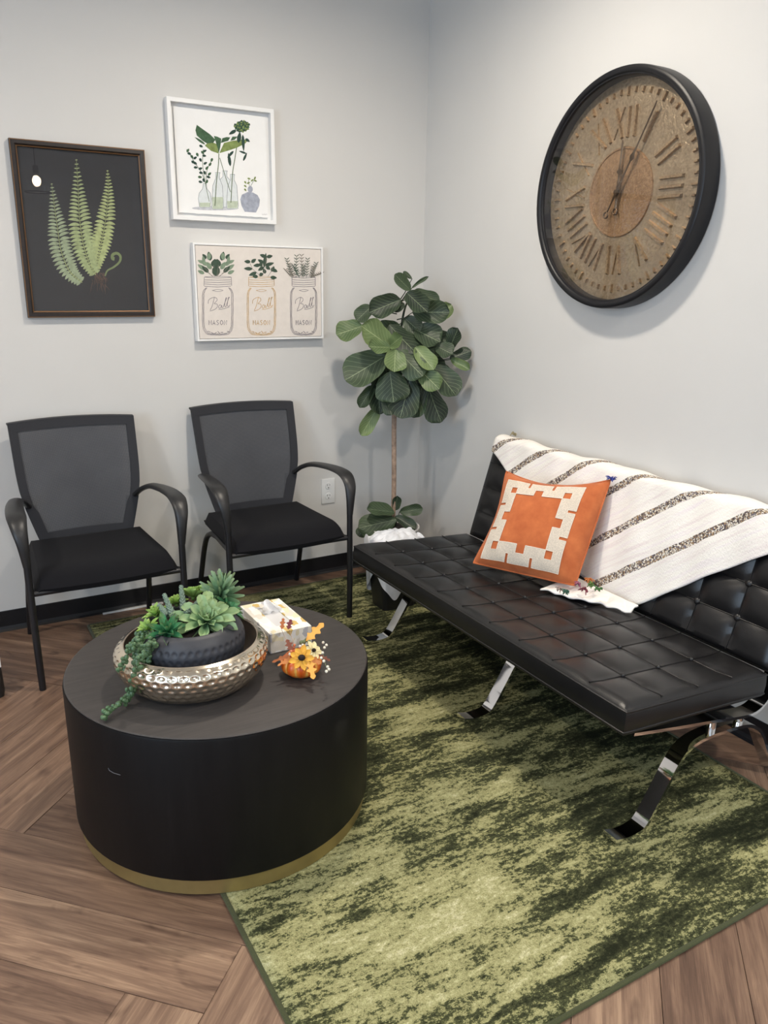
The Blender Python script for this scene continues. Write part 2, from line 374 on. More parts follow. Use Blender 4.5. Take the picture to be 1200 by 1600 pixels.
MB().lathe([(.0, h-.005), (.3985, h-.005), (.4, h-.003), (.3985, h-.0008), (.396, h), (.0, h)], 96).build('table_top', 'table_top', tb)
MB().lathe([(.30, 0), (.391, 0), (.3925, .001), (.3925, .0448), (.391, .0455), (.30, .0455)], 96).build('brass_base', 'brass', tb)
sc = pm('pale_scratch', (.10, .10, .11), .6)
a0 = math.atan2(onz(165, 1290, 0).y-TC.y, onz(165, 1290, 0).x-TC.x)
def drum_pt(px, py):                                   # where a pixel meets the drum's side
    d = ray(px, py); o = CAM-TC; A = d.x**2+d.y**2; B = 2*(o.x*d.x+o.y*d.y); C = o.x**2+o.y**2-.4034**2
    t = (-B-math.sqrt(B*B-4*A*C))/(2*A); return o+d*t
for nm, pl in (('scratch', [(169, 1200), (171, 1204), (178, 1208), (188, 1211)]),):
    MB().tube([drum_pt(*q) for q in pl], .0009, 5).build(nm, sc, tb)
# ------------------------------------------------------------------ sofa
sofa = thing('sofa', 'black tufted leather armless sofa on curved chrome legs', 'sofa', (-.45, -1.505, 0)); SO = Vector((-.45, -1.505, 0))
YF, YN = -.78, -2.23; SL = YF-YN
def cushion(F, a, n, depth, th, nr, nc, name, amp, button_r):
    """tufted slab: F near-front edge point line at y=YF, a = depth axis, n = outward normal"""
    a, n = Vector(a).normalized(), Vector(n).normalized(); F = Vector(F); yd = Vector((0, -1, 0)); sub = 9; nu, nv = nc*sub, nr*sub
    cw, ch = SL/nc, depth/nr
    def hgt(u, v):
        x, y = u*SL, v*depth
        def prof(q, cell, cnt):
            k = min(max(round(q/cell), 1), cnt-1); d = min(1, abs(q-k*cell)/(cell*.5)); return 1-(1-d)**2.6
        pu, pv = prof(x, cw, nc), prof(y, ch, nr)
        hh = amp*(1-(1-pu**.9)*1.0)*(1-(1-pv**.9)*1.0)
        # thin raised welt beside every seam
        e = min(x, SL-x, y, depth-y); er = .014
        edge = amp*.75+.004; 
        w = min(1, e/(cw*.42)); hh = hh*w+amp*.62*(1-w)
        if e < er: hh -= .010*(1-math.sqrt(max(0, 1-(1-e/er)**2)))
        return hh-amp
    def pt(u, v):
        # denser sampling near the rim
        return F+yd*(u*SL)+a*(v*depth)+n*hgt(u, v)
    def warp(q, cnt):                                  # put extra loops on seams
        return q
    mb = MB(); mb.grid(lambda u, v: pt(u, v), nu, nv)
    ring = [(i/nu, 0) for i in range(nu)]+[(1, j/nv) for j in range(nv)]+[(1-i/nu, 1) for i in range(nu)]+[(0, 1-j/nv) for j in range(nv)]
    m = len(ring); lv = [0, .0035, .010, th*.5, th-.010, th-.002, th]; out = [0, .003, .0045, .0065, .0045, .002, -.004]
    def ringpt(u, v, k):
        p = pt(u, v)-n*lv[k]; e = Vector((0, 0, 0))
        if u <= 0: e += -yd
        if u >= 1: e += yd
        if v <= 0: e += -a
        if v >= 1: e += a
        return p+(e.normalized()*out[k] if e.length else e)
    vs = [ringpt(u, v, k) for k in range(len(lv)) for u, v in ring]
    fs = [(k*m+i, k*m+(i+1) % m, (k+1)*m+(i+1) % m, (k+1)*m+i) for k in range(len(lv)-1) for i in range(m)]
    fs.append(tuple((len(lv)-1)*m+i for i in range(m))); mb.add(vs, fs)
    o = mb.build(name, 'leather', sofa, SO, weld=True)
    cr = [(.0, .0), (1, 0), (1, 1), (0, 1)]
    for kk, dep in ((1, .002), (4, .001)):
        path = [ringpt(u, v, kk) for u, v in ring]; path.append(path[0]); path.append(path[1])
        MB().tube(path, .0034, 6, caps=False).build('piping', 'leather', o, SO)
    # seam stitching cords lying in the tuft lines
    for i in range(1, nc):
        MB().tube([pt(i/nc, .02+.96*j/40)+n*.0012 for j in range(41)], .0019, 5).build('seam', 'leather', o, SO)
    for j in range(1, nr):
        MB().tube([pt(.006+.988*i/120, j/nr)+n*.0012 for i in range(121)], .0019, 5).build('seam', 'leather', o, SO)
    q = n.to_track_quat('Z', 'Y').to_matrix()
    bme = None
    for i in range(1, nc):
        for j in range(1, nr):
            if bme is None:
                b = MB().lathe([(.0, -.003), (button_r, -.003), (button_r*1.05, .0), (button_r*.8, .0035), (button_r*.4, .005), (.0, .0055)], 12)
                b.v = [q @ v for v in b.v]; bo = b.build('button', 'leather', o); bme = bo.data
            else: bo = bpy.data.objects.new('button', bme); COL.objects.link(bo); bo.parent = o
            bo.location = pt(i/nc, j/nr)-SO+n*.0030
    return o
th_s = math.atan2(.035, .55)
cushion((-.787, YF, .428), (math.cos(th_s), 0, -math.sin(th_s)), (math.sin(th_s), 0, math.cos(th_s)), .552, .070, 4, 10, 'seat', .011, .0070)
BD = Vector((.10, 0, .335)).normalized(); BNRM = Vector((-BD.z, 0, BD.x)); BF = Vector((-.234, 0, .386))   # backrest plane, outward normal to the room
cushion(BF+Vector((0, YF, 0)), BD, BNRM, .43, .072, 4, 10, 'backrest', .014, .0105)
def bpt(y, t, off=0): return Vector((BF.x, y, BF.z))+BD*t+BNRM*off
for yl in (-.835, -1.52, -2.205):
    sp = smooth_path([(-.748, yl, .334), (-.60, yl, .308), (-.435, yl, .281), (-.33, yl, .262), (-.262, yl, .255), (-.215, yl, .270), (-.180, yl, .310), (-.150, yl, .385)], 5)
    sp += [Vector((x, yl, z)) for x, z in ((-.118, .49), (-.06, .68))]
    so = MB().strap(sp, .046, .009).build('frame_strap', 'chrome', sofa, SO, smooth=True)
    lp = smooth_path([(-.772, yl, RZ+.014), (-.735, yl, RZ+.0055), (-.69, yl, RZ+.006), (-.655, yl, RZ+.022), (-.60, yl, .115), (-.565, yl, .172), (-.530, yl, .212), (-.48, yl, .231), (-.40, yl, .2335), (-.30, yl, .226), (-.245, yl, .209), (-.200, yl, .172), (-.159, yl, .105), (-.112, yl, .030), (-.088, yl, .006), (-.05, yl, .005)], 5)
    MB().strap(lp, .046, .010).build('leg', 'chrome', sofa, SO, smooth=True)
    for xp, z0_, z1_ in ((-.412, .2375, .2745), (-.292, .229, .2535)):
        MB().lathe([(.0, z0_-.002), (.013, z0_-.002), (.013, z1_+.003), (.0, z1_+.003)], 20, (xp, yl, 0)).build('post', 'chrome', sofa, SO)
# rails that tie the three frames together
for x_, z_ in ((-.66, .337), (-.30, .300)):
    MB().box((x_-.02, -2.19, z_-.016), (x_+.02, -.82, z_+.004), .003).build('cross_rail', 'black_metal', sofa, SO)
# ------------------------------------------------------------------ guest chairs
def mesh_mat():
    m, nt, bs = newmat('charcoal_mesh_fabric'); v = mapping(nt, (1, 1, 1))
    wx = N(nt, 'ShaderNodeTexWave', Scale=95.0, bands_direction='X'); nt.links.new(v, wx.inputs['Vector'])
    wz = N(nt, 'ShaderNodeTexWave', Scale=95.0, bands_direction='Z'); nt.links.new(v, wz.inputs['Vector'])
    k = math_(nt, 'MULTIPLY', wx.outputs['Fac'], wz.outputs['Fac'])
    n = noise(nt, v, 6, 2)
    r = ramp(nt, n, [(.3, (.058, .060, .068)), (.7, (.075, .078, .087))]); nt.links.new(r.outputs[0], bs.inputs['Base Color'])
    bs.inputs['Roughness'].default_value = .75; bs.inputs['Specular IOR Level'].default_value = .3
    al = ramp(nt, k, [(.55, (1, 1, 1)), (.75, (.55, .55, .55))]); nt.links.new(al.outputs[0], bs.inputs['Alpha'])
    bump(nt, bs, k, .4, .0006); return m
M['mesh'] = mesh_mat()
M['mesh_border'] = fabric('dark_mesh_border', (.028, .029, .034), 1200, .7, .05)
def make_chair():
    t = thing('guest_chair', '', 'chair')
    # seat: rounded slab with waterfall front
    def seatf(u, v, top):
        x = -.255+.51*u; y = -.268+.455*v; ex = 1-abs(2*u-1); 
        wd = 1-.10*v; x *= wd
        y -= .022*(1-(2*u-1)**2)*(1-v)
        rim = min(1, min(ex*.255, (1-v)*.455, v*.455+.004)/.045); r = math.sqrt(max(0, 1-(1-rim)**2))
        zt = .392+.045*r-.010*math.sin(PI*v)*(1-(2*u-1)**2)-.030*max(0, 1-v/.22)**2
        return (x, y, zt) if top else (x*.97, y+.008*(1-v), .372-.012*max(0, 1-v/.3)+(.0 if r > .5 else 0))
    mb = MB().grid(lambda u, v: seatf(u, v, True), 24, 22)
    n1 = len(mb.v); mb.grid(lambda u, v: seatf(u, v, False), 24, 22)
    bo = [i for i in range(25)]+[j*25+24 for j in range(1, 23)]+[22*25+i for i in range(23, -1, -1)]+[j*25 for j in range(21, 0, -1)]
    mb.f += [(bo[i], bo[(i+1) % len(bo)], n1+bo[(i+1) % len(bo)], n1+bo[i]) for i in range(len(bo))]
    mb.build('seat', 'seat_fabric', t)
    # backrest
    def hw(z):
        ks = [(.40, .172), (.46, .190), (.55, .215), (.63, .2305), (.70, .235), (.80, .2375), (.90, .240)]
        for (a, b), (c, d) in zip(ks, ks[1:]):
            if z <= c: return b+(d-b)*(z-a)/(c-a)
        return ks[-1][1]
    Z0, Z1 = .425, .885
    def bk(s, z, off=0):
        k = (z-Z0)/(Z1-Z0); y = .150+.105*k-.012*math.sin(PI*k)+.030*(1-s*s)-.004
        return Vector((s*hw(z), y-off, z+(.008*(1-s*s) if z > .8 else 0)*(z-.8)/.085))
    ins_t, ins_b, ins_s = .034, .030, .032
    def inner(s, z): # scaled inwards
        zz = Z0+ins_b+(Z1-ins_t-Z0-ins_b)*(z-Z0)/(Z1-Z0); k = (hw(zz)-ins_s-(.010 if zz < .55 else 0))/hw(zz)
        return bk(s*k, zz)
    mp = MB().grid(lambda u, v: bk((2*u-1)*.97, Z0+.008+(Z1-Z0-.016)*v, -.006), 20, 20).build('mesh_panel', 'mesh', t)
    # border: ring between outline and inner outline, given thickness
    K = 14; ring = [(-1+2*i/K, Z0) for i in range(K)]+[(1, Z0+(Z1-Z0)*i/K) for i in range(K)]+[(1-2*i/K, Z1) for i in range(K)]+[(-1, Z1-(Z1-Z0)*i/K) for i in range(K)]
    m = len(ring); vs = [bk(s, z) for s, z in ring]+[inner(s, z) for s, z in ring]
    for i in range(m): vs.append(vs[i]+Vector((0, .020, 0)))
    for i in range(m): vs.append(vs[m+i]+Vector((0, .016, 0)))
    fs = []
    for i in range(m):
        j = (i+1) % m; fs += [(i, j, m+j, m+i), (i, 2*m+i, 2*m+j, j), (m+i, m+j, 3*m+j, 3*m+i), (2*m+i, 3*m+i, 3*m+j, 2*m+j)]
    MB().add(vs, fs).build('backrest_frame', 'mesh_border', t)
    # top rail behind the mesh
    MB().tube([bk(s/10, Z1-.004)+Vector((0, .020, 0)) for s in range(-10, 11)], [(.006, .010)]*21, 8, flat=(0, 0, 1)).build('top_rail', 'black_plastic', t)
    # back uprights joining seat frame
    for s in (-1, 1):
        MB().tube(smooth_path([(s*.14, .12, .372), (s*.15, .175, .385), (s*.165, .190, .45), (s*.185, .205, .56)], 4), .011, 10).build('back_support', 'black_metal', t)
    for s in (-1, 1):
        arm = smooth_path([(s*.205, .172, .570), (s*.228, .135, .600), (s*.252, .075, .622), (s*.268, -.03, .634), (s*.277, -.13, .638), (s*.280, -.205, .630), (s*.279, -.248, .597), (s*.274, -.264, .545), (s*.2695, -.266, .47)], 5)
        n = len(arm); rr = []
        for i in range(n):
            k = i/(n-1)
            wide = .015+.018*math.sin(min(1, k/.62)*PI/2) if k < .62 else .033-(.0195)*((k-.62)/.38)**1.0
            thn = .0105+.0025*max(0, (k-.7)/.3)
            rr.append((thn, wide))
        MB().tube(arm, rr, 12, flat=(0, -.35, 1)).build('armrest', 'black_plastic', t)
        MB().tube([(s*.2695, -.265, .50), (s*.269, -.268, .25), (s*.266, -.270, .004), (s*.266, -.270, 0)], [.0125, .0125, .0120, .0115], 14).build('leg', 'black_metal', t)
        MB().tube(smooth_path([(s*.225, .02, .362), (s*.228, .10, .352), (s*.236, .155, .300), (s*.243, .215, .14), (s*.246, .262, 0)], 5), .0118, 12).build('leg', 'black_metal', t)
        MB().tube([(s*.268, -.265, .366), (s*.245, -.22, .364), (s*.225, .04, .362)], .0105, 10).build('side_rail', 'black_metal', t)
    MB().tube([(-.268, -.262, .366), (.268, -.262, .366)], .0105, 10).build('front_rail', 'black_metal', t)
    MB().tube([(-.227, .08, .357), (.227, .08, .357)], .0105, 10).build('rear_rail', 'black_metal', t)
    return t
def copy_tree(o, parent=None):
    c = o.copy(); COL.objects.link(c); c.parent = parent
    for ch in [k for k in o.children]: copy_tree(ch, c)
    return c
ch1 = make_chair(); ch1.location = (-1.706, -.342, 0); ch1['group'] = 'black mesh-back guest chairs'
ch1['label'] = 'black mesh-back armchair below the framed fern picture, leftmost of the two'
ch2 = copy_tree(ch1); ch2.location = (-.972, -.304, RZ); ch2['label'] = 'black mesh-back armchair beside the wall outlet and potted fig tree'
# ------------------------------------------------------------------ wall clock
CY, CZ, CRD, CTH = -1.295, 1.738, .3885, .073
clk = thing('wall_clock', 'large round black-rimmed wall clock with bronze face and roman numerals', 'clock', (-.001, CY, CZ-CRD)); CO = Vector((-.001, CY, CZ-CRD))
def cl(r, ang, x):                       # clock polar -> world; ang clockwise from 12 as seen from the room (room looks along +x: right is -y)
    return Vector((-x, CY-r*math.sin(ang), CZ+r*math.cos(ang)))
def cxy(a, b, x): return Vector((-x, CY-a, CZ+b))
def hammered(name, c0, c1, sc, st):
    m, nt, bs = newmat(name); v = mapping(nt, (1, 1, 1)); n = noise(nt, v, sc, 3, .6); n2 = noise(nt, v, 7, 3)
    r = ramp(nt, math_(nt, 'ADD', math_(nt, 'MULTIPLY', n, .6), math_(nt, 'MULTIPLY', n2, .4)), [(.35, c0), (.65, c1)]); nt.links.new(r.outputs[0], bs.inputs['Base Color'])
    bs.inputs['Metallic'].default_value = .65; bs.inputs['Roughness'].default_value = .34; bump(nt, bs, n, st, .004); return m
M['bronze'] = hammered('hammered_bronze_face', sr(138, 120, 97), sr(176, 156, 128), 95, .8)
M['bronze_dark'] = hammered('hammered_bronze_centre', sr(132, 102, 74), sr(176, 142, 106), 130, .9)
M['numeral'] = hammered('gilded_numeral', sr(124, 102, 78), sr(188, 160, 124), 120, .6)
M['hand'] = pm('aged_bronze_hand', sr(92, 74, 56), .35, .8)
def disc_mb(prof, n=96):                 # lathe around the clock axis: (radius, distance from wall)
    mb = MB(); vs = []; fs = []
    for r, x in prof: vs += [cl(r, 2*PI*k/n, x) for k in range(n)]
    for i in range(len(prof)-1): fs += [(i*n+k, i*n+(k+1) % n, (i+1)*n+(k+1) % n, (i+1)*n+k) for k in range(n)]
    if prof[0][0] > 0.01: pass
    return mb.add(vs, fs)
disc_mb([(.30, .001), (.378, .001), (.3885, .006), (.3885, .062), (.386, .070), (.380, .0735), (.372, .0735), (.367, .071), (.3645, .067), (.360, .066), (.3575, .062), (.3575, .022)]).build('rim', pm('black_enamel_rim', (.007, .007, .009), .40, spec=.35, bmp=.03), clk, CO, weld=True)
disc_mb([(.0005, .026), (.12, .026), (.3575, .024)]).build('dial', 'bronze', clk, CO)
disc_mb([(.0005, .0285), (.125, .0285), (.138, .0285), (.1395, .031), (.1445, .031), (.146, .0285), (.147, .026)]).build('centre_plate', 'bronze_dark', clk, CO)
gl_ = MB(); gl_.add([cl(.3595, 2*PI*k/72, .060) for k in range(72)], [tuple(range(72))]); gl_.build('glass', glass_mat('clock_glass', 1.3), clk, CO, smooth=False)
def bar(mb, p, q, w, x0, x1):            # raised bar between two dial points (a right, b up)
    p, q = Vector(p), Vector(q); d = (q-p).normalized(); n = Vector((-d.y, d.x))*w/2; e = d*min(.004, w/3)
    b = [p+n, p-n, q-n, q+n]; t = [p+n*.55+e, p-n*.55+e, q-n*.55-e, q+n*.55-e]
    mb.add([cxy(v.x, v.y, x0) for v in b]+[cxy(v.x, v.y, x1) for v in t], [(4, 5, 6, 7)]+[(i, (i+1) % 4, 4+(i+1) % 4, 4+i) for i in range(4)])
ROM = ['XII', 'I', 'II', 'III', 'IIII', 'V', 'VI', 'VII', 'VIII', 'IX', 'X', 'XI']
GW = {'I': .030, 'V': .052, 'X': .056}
for k, s in enumerate(ROM):
    ang = 2*PI*k/12; mb = MB(); tot = sum(GW[c] for c in s); pos = -tot/2; r0, r1 = .172, .272
    def loc(x, r): return (x*math.cos(ang)+r*math.sin(ang), -x*math.sin(ang)+r*math.cos(ang))
    for c in s:
        g = GW[c]; m = pos+g/2; a = g*.34
        if c == 'I': bar(mb, loc(m, r0), loc(m, r1), .013, .024, .034)
        elif c == 'V': bar(mb, loc(m, r0), loc(m-a, r1), .013, .024, .034); bar(mb, loc(m, r0), loc(m+a, r1), .006, .024, .031)
        else: bar(mb, loc(m+a, r0), loc(m-a, r1), .013, .024, .034); bar(mb, loc(m-a, r0), loc(m+a, r1), .005, .024, .030)
        pos += g
    mb.build('numeral', 'numeral', clk, CO, smooth=False)
for k in range(60):
    ang = 2*PI*k/60; d = Vector((math.sin(ang), math.cos(ang))); mb = MB(); big = k % 5 == 0
    bar(mb, d*(.302 if big else .310), d*(.334 if big else .330), .011 if big else .009, .023, .033); mb.build('minute_mark', 'numeral', clk, CO, smooth=False)
def hand(name, ang, length, tail, w, x):
    mb = MB(); d = Vector((math.sin(ang), math.cos(ang))); n = Vector((d.y, -d.x))
    pr = [(-tail, .004), (-tail*.5, .004), (-.012, .006), (0, .009), (.012, .006), (length*.25, .0035), (length*.36, .0045), (length*.40, .012), (length*.45, .005), (length*.6, .0035), (length*.94, .004), (length, .0012)]
    t = [cxy(*(d*r+n*q*w), x) for r, q in pr]; b = [cxy(*(d*r-n*q*w), x) for r, q in pr]; k = len(pr); off = Vector((-.003, 0, 0))
    mid = [cxy(*(d*r), x)+off for r, q in pr]
    mb.add(t+mid+b, [f for i in range(k-1) for f in ((i, i+1, k+i+1, k+i), (k+i, k+i+1, 2*k+i+1, 2*k+i))])
    c = d*(-tail-.008)
    mb.tube([cxy(c.x+.0095*math.cos(q*PI/8), c.y+.0095*math.sin(q*PI/8), x) for q in range(17)], .003, 6, caps=False)
    mb.build(name, 'hand', clk, CO)
hand('hour_hand', math.radians(2), .165, .055, 1.2, .040); hand('minute_hand', math.radians(29), .300, .075, 1.0, .045)
hb = MB(); hb.tube([(-.036, CY, CZ), (-.050, CY, CZ)], .008, 14); hb.build('hand_hub', 'hand', clk, CO)
# ------------------------------------------------------------------ pictures on the left wall
def art(name, label, x1, x2, z2, z1): return thing(name, label, 'picture', ((x1+x2)/2, -.0005, z1)), Vector(((x1+x2)/2, -.0005, z1))
def frame_mb(x1, x2, z1, z2, w, prof):
    """mitred frame; prof: list of (inset, distance from wall)"""
    mb = MB(); n = len(prof); vs = []
    for (cx, cz, sx, sz) in ((x1, z1, 1, 1), (x2, z1, -1, 1), (x2, z2, -1, -1), (x1, z2, 1, -1)):
        vs += [(cx+sx*i, -d, cz+sz*i) for i, d in prof]
    fs = [(c*n+i, ((c+1) % 4)*n+i, ((c+1) % 4)*n+(i+1) % n, c*n+(i+1) % n) for c in range(4) for i in range(n)]
    return mb.add(vs, fs)
class Flat:
    """print drawn on a wall plane from picture coordinates (crop offset, crop scale)"""
    def __init__(s, ox, oy, sc, Y): s.o = (ox, oy, sc); s.Y = Y; s.k = 0
    def p(s, x, y): return ony(s.o[0]+x/s.o[2], s.o[1]+y/s.o[2], s.Y-s.k)
    def poly(s, mb, pts): mb.add([s.p(*q) for q in pts], [tuple(range(len(pts)))]); s.k += .000004
    def line(s, mb, pts, w):
        pts = [Vector(q) for q in pts]; m = len(pts); vs = []
        for i, p in enumerate(pts):
            d = (pts[min(i+1, m-1)]-pts[max(i-1, 0)]); d = d.normalized() if d.length else Vector((1, 0)); n = Vector((-d.y, d.x)); ww = (w[0]+(w[1]-w[0])*i/(m-1)) if isinstance(w, tuple) else w
            vs += [s.p(*(p+n*ww/2)), s.p(*(p-n*ww/2))]
        mb.add(vs, [(2*i, 2*i+1, 2*i+3, 2*i+2) for i in range(m-1)]); s.k += .000004
    def leaf(s, mb, a, b, w, bend=0):
        a, b = Vector(a), Vector(b); d = b-a; n = Vector((-d.y, d.x)).normalized(); L = []; R = []
        for t in (0, .15, .35, .55, .75, .9, 1):
            q = w*math.sin(PI*t**.8)**.8 if 0 < t < 1 else 0; c = a+d*t+n*bend*math.sin(PI*t); L.append(c+n*q/2); R.append(c-n*q/2)
        s.poly(mb, [tuple(v) for v in L+R[-2:0:-1]])
def ell(cx, cy, rx, ry, n=24): return [(cx+rx*math.cos(2*PI*k/n), cy+ry*math.sin(2*PI*k/n)) for k in range(n)]
def sp2(pts, n=5): return [tuple(v) for v in [q.to_2d() for q in smooth_path([(x, y, 0) for x, y in pts], n)]]
P_ = lambda nm, c, v=.15: pm('print_'+nm, c, .7, var=v, scale=60, spec=.2)
def build_prints(mb, name, mat, A, AO):
    big = []; small = []
    for f in mb.f:
        vs = [mb.v[i] for i in f]; ext = max((a-vs[0]).length for a in vs)
        (big if len(f) > 4 and ext > .026 else small).append(f)
    for f in big: MB().add([mb.v[i] for i in f], [tuple(range(len(f)))]).build(name, mat, A, AO, smooth=False)
    if small:
        o = MB(); o.v = mb.v; o.f = small; bm = bmesh.new(); ob = o.build(name+'_detail', mat, A, AO, smooth=False)
        bm.from_mesh(ob.data); bmesh.ops.delete(bm, geom=[v for v in bm.verts if not v.link_faces], context='VERTS'); bm.to_mesh(ob.data); bm.free(); ob['kind'] = 'stuff'
# --- fern on black
A, AO = art('framed_fern_picture', 'dark framed picture of green fern fronds on black under glass', -1.822, -1.332, 1.9197, 1.280)
x1, x2, z1, z2 = -1.822, -1.332, 1.280, 1.9197
M['frame_dark'] = pm('dark_walnut_frame', (.016, .010, .008), .35, var=.4, scale=40); M['frame_gold'] = pm('gold_line', sr(120, 88, 58), .45, .5)
frame_mb(x1, x2, z1, z2, .03, [(0, .0), (0, .021), (.002, .024), (.016, .024), (.020, .021), (.026, .0165), (.026, .0)]).build('frame', 'frame_dark', A, AO, smooth=False)
frame_mb(x1+.001, x2-.001, z1+.001, z2-.001, .01, [(0, .0232), (.0, .0248), (.0025, .0250), (.0030, .0232)]).build('gold_line', 'frame_gold', A, AO, smooth=False)
frame_mb(x1+.0215, x2-.0215, z1+.0215, z2-.0215, .01, [(0, .015), (.0, .0206), (.003, .0190), (.0036, .015)]).build('gold_line', 'frame_gold', A, AO, smooth=False)
MB().box((x1+.02, -.010, z1+.02), (x2-.02, -.002, z2-.02)).build('backing', pm('black_mat_board', (.020, .020, .023), .8), A, AO, smooth=False)
F = Flat(0, 200, 4.615, -.0103)
def frond(path, hwid, n, col, lighten):
    path = sp2(path, 12); m = len(path); mb = MB(); L = m-1
    for i in range(n):
        t = (i+.3)/n; q = t*L; k = int(q); p = Vector(path[k]).lerp(Vector(path[min(k+1, L)]), q-k)
        d = (Vector(path[min(k+2, L)])-Vector(path[max(k-1, 0)])).normalized(); nn = Vector((-d.y, d.x))
        w = hwid*(min(1, t*1.9+.06)**.9)*(1-.55*max(0, t-.72)/.28)
        lw = min(27, 7+34*t)
        for sg in (-1, 1):
            F.leaf(mb, p, p+nn*sg*w-d*w*.22+d*w*.28*(t > .5)*.6, lw, bend=sg*w*.10)
    mb.build('fern_frond', P_('fern_'+lighten, col, .22), A, AO, smooth=False)
    mb = MB(); F.line(mb, path, (2, 7)); mb.build('frond_stem', P_('fernstem', sr(150, 160, 108)), A, AO, smooth=False)
frond([(372, 398), (392, 560), (415, 720), (440, 880), (500, 1030), (592, 1115)], 84, 30, sr(150, 162, 132), 'a')
frond([(775, 303), (782, 450), (770, 600), (745, 760), (715, 900), (690, 1020)], 76, 30, sr(164, 174, 122), 'b')
frond([(550, 223), (562, 420), (570, 600), (590, 780), (630, 940), (690, 1060)], 90, 32, sr(158, 170, 124), 'c')
mb = MB(); F.line(mb, sp2([(757, 1068), (775, 1028), (820, 1003), (862, 965), (868, 925), (842, 903), (812, 915), (812, 940), (826, 944)]), (10, 26)); mb.build('curled_frond', P_('ferncurl', sr(120, 134, 92)), A, AO, smooth=False)
mb = MB(); rr = random.Random(3)
for i in range(46):
    a = (rr.uniform(660, 770), rr.uniform(1040, 1130)); F.line(mb, [a, (a[0]+rr.uniform(-40, 45), a[1]+rr.uniform(10, 70))], (5, 2))
mb.build('fern_root', P_('root', sr(92, 74, 64), .3), A, AO, smooth=False)
g = MB().add([(x1+.022, -.0150, z1+.022), (x2-.022, -.0150, z1+.022), (x2-.022, -.0150, z2-.022), (x1+.022, -.0150, z2-.022)], [(0, 1, 2, 3)]); g.build('glass', 'glass', A, AO, smooth=False)
# --- vases in white shadow box
A, AO = art('framed_vase_print', 'white shadow-box framed print of greenery in glass vases', -1.2364, -.7847, 2.1208, 1.6657)
x1, x2, z1, z2 = -1.2364, -.7847, 1.6657, 2.1208
frame_mb(x1, x2, z1, z2, .02, [(0, .0), (0, .034), (.001, .035), (.015, .035), (.016, .034), (.016, .0)]).build('frame', 'white_paint', A, AO, smooth=False)
MB().box((x1+.012, -.006, z1+.012), (x2-.012, -.001, z2-.012)).build('backing', 'white_paint', A, AO, smooth=False)
pa, pb, pc, pd = [ony(250+x/6, 140+y/6, -.016) for x, y in ((150, 138), (1012, 262), (1018, 1206), (182, 1146))]
px1, px2, pz1, pz2 = x1+.030, x2-.030, z1+.028, z2-.030
rr = random.Random(5); bot = [(px1+(px2-px1)*k/30, pz1+rr.uniform(-.0018, .0018)) for k in range(31)]; top = [(px2-(px2-px1)*k/30, pz2+rr.uniform(-.001, .001)) for k in range(31)]
lp = bot+top; n = len(lp)
MB().add([(x, -.016, z) for x, z in lp]+[(x, -.0145, z) for x, z in lp], [tuple(range(n))]+[(i, (i+1) % n, n+(i+1) % n, n+i) for i in range(n)]).build('paper', pm('watercolour_paper', (.84, .84, .83), .8, var=.02, bmp=.2), A, AO, smooth=False)
F = Flat(250, 140, 6, -.01625)
mb = MB(); F.poly(mb, ell(520, 1112, 220, 20)); mb.build('print_shadow', P_('shade', sr(190, 192, 198)), A, AO, smooth=False)
vg = MB(); vl = MB(); vw = MB()
def vase(pts, cx, lw=5):
    q = [(cx+x, y) for x, y in pts]+[(cx-x, y) for x, y in reversed(pts)]; F.poly(vg, q); F.line(vl, q+[q[0]], lw)
vase([(24, 762), (18, 775), (18, 815), (50, 850), (56, 1090), (42, 1102)], 608)
vase([(24, 778), (17, 790), (17, 830), (45, 900), (56, 1100), (46, 1122)], 540)
vase([(22, 795), (18, 808), (18, 848), (42, 900), (56, 1095), (46, 1118)], 678)
vase([(14, 880), (20, 930), (52, 970), (60, 1020), (50, 1095), (40, 1105)], 420)
vg.build('print_vase_glass', P_('glass', sr(216, 221, 222), .06), A, AO, smooth=False)
for cx, y0_, y1_ in ((540, 1008, 1118), (678, 1045, 1112), (420, 1060, 1100)): F.poly(vw, [(cx-50, y0_), (cx+52, y0_), (cx+50, y1_), (cx-46, y1_)])
vw.build('print_water', P_('water', sr(186, 196, 176), .12), A, AO, smooth=False)
vl.build('print_vase_outline', P_('outline', sr(150, 156, 160)), A, AO, smooth=False)
mb = MB(); F.poly(mb, [(822, 960), (768, 985), (752, 1030), (765, 1090), (795, 1145), (900, 1152), (930, 1090), (936, 1030), (915, 990), (872, 965)]); F.poly(mb, ell(846, 935, 24, 32)); mb.build('print_grey_vase', P_('greyvase', sr(160, 165, 178), .18), A, AO, smooth=False)
mb = MB()
for l, w in (([(552, 600), (548, 700), (530, 860), (515, 1090)], 8), ([(560, 640), (590, 740), (630, 870), (660, 960)], 6), ([(745, 400), (722, 520), (700, 660), (680, 790), (665, 1060)], 8), ([(405, 560), (400, 700), (425, 880), (462, 1050)], 5), ([(250, 560), (330, 690), (390, 780), (430, 890)], 5), ([(485, 660), (440, 760), (430, 880)], 5), ([(838, 905), (830, 860), (840, 830)], 4), ([(850, 905), (880, 850), (890, 815)], 4)): F.line(mb, sp2(l), w)
mb.build('print_stem', P_('stem', sr(96, 112, 84)), A, AO, smooth=False)
ml, mg, mdk = MB(), MB(), MB()
F.poly(mg, [(552, 600), (480, 575), (420, 525), (440, 505), (500, 498), (530, 510)]); F.poly(mg, [(556, 596), (600, 500), (680, 480), (760, 470), (830, 468), (800, 505), (720, 545), (640, 572)])
F.poly(ml, [(345, 330), (332, 380), (345, 430), (400, 480), (440, 505), (500, 498), (520, 470), (470, 420), (400, 370)]); F.poly(ml, [(505, 435), (535, 440), (575, 460), (565, 540), (552, 596), (535, 530)])
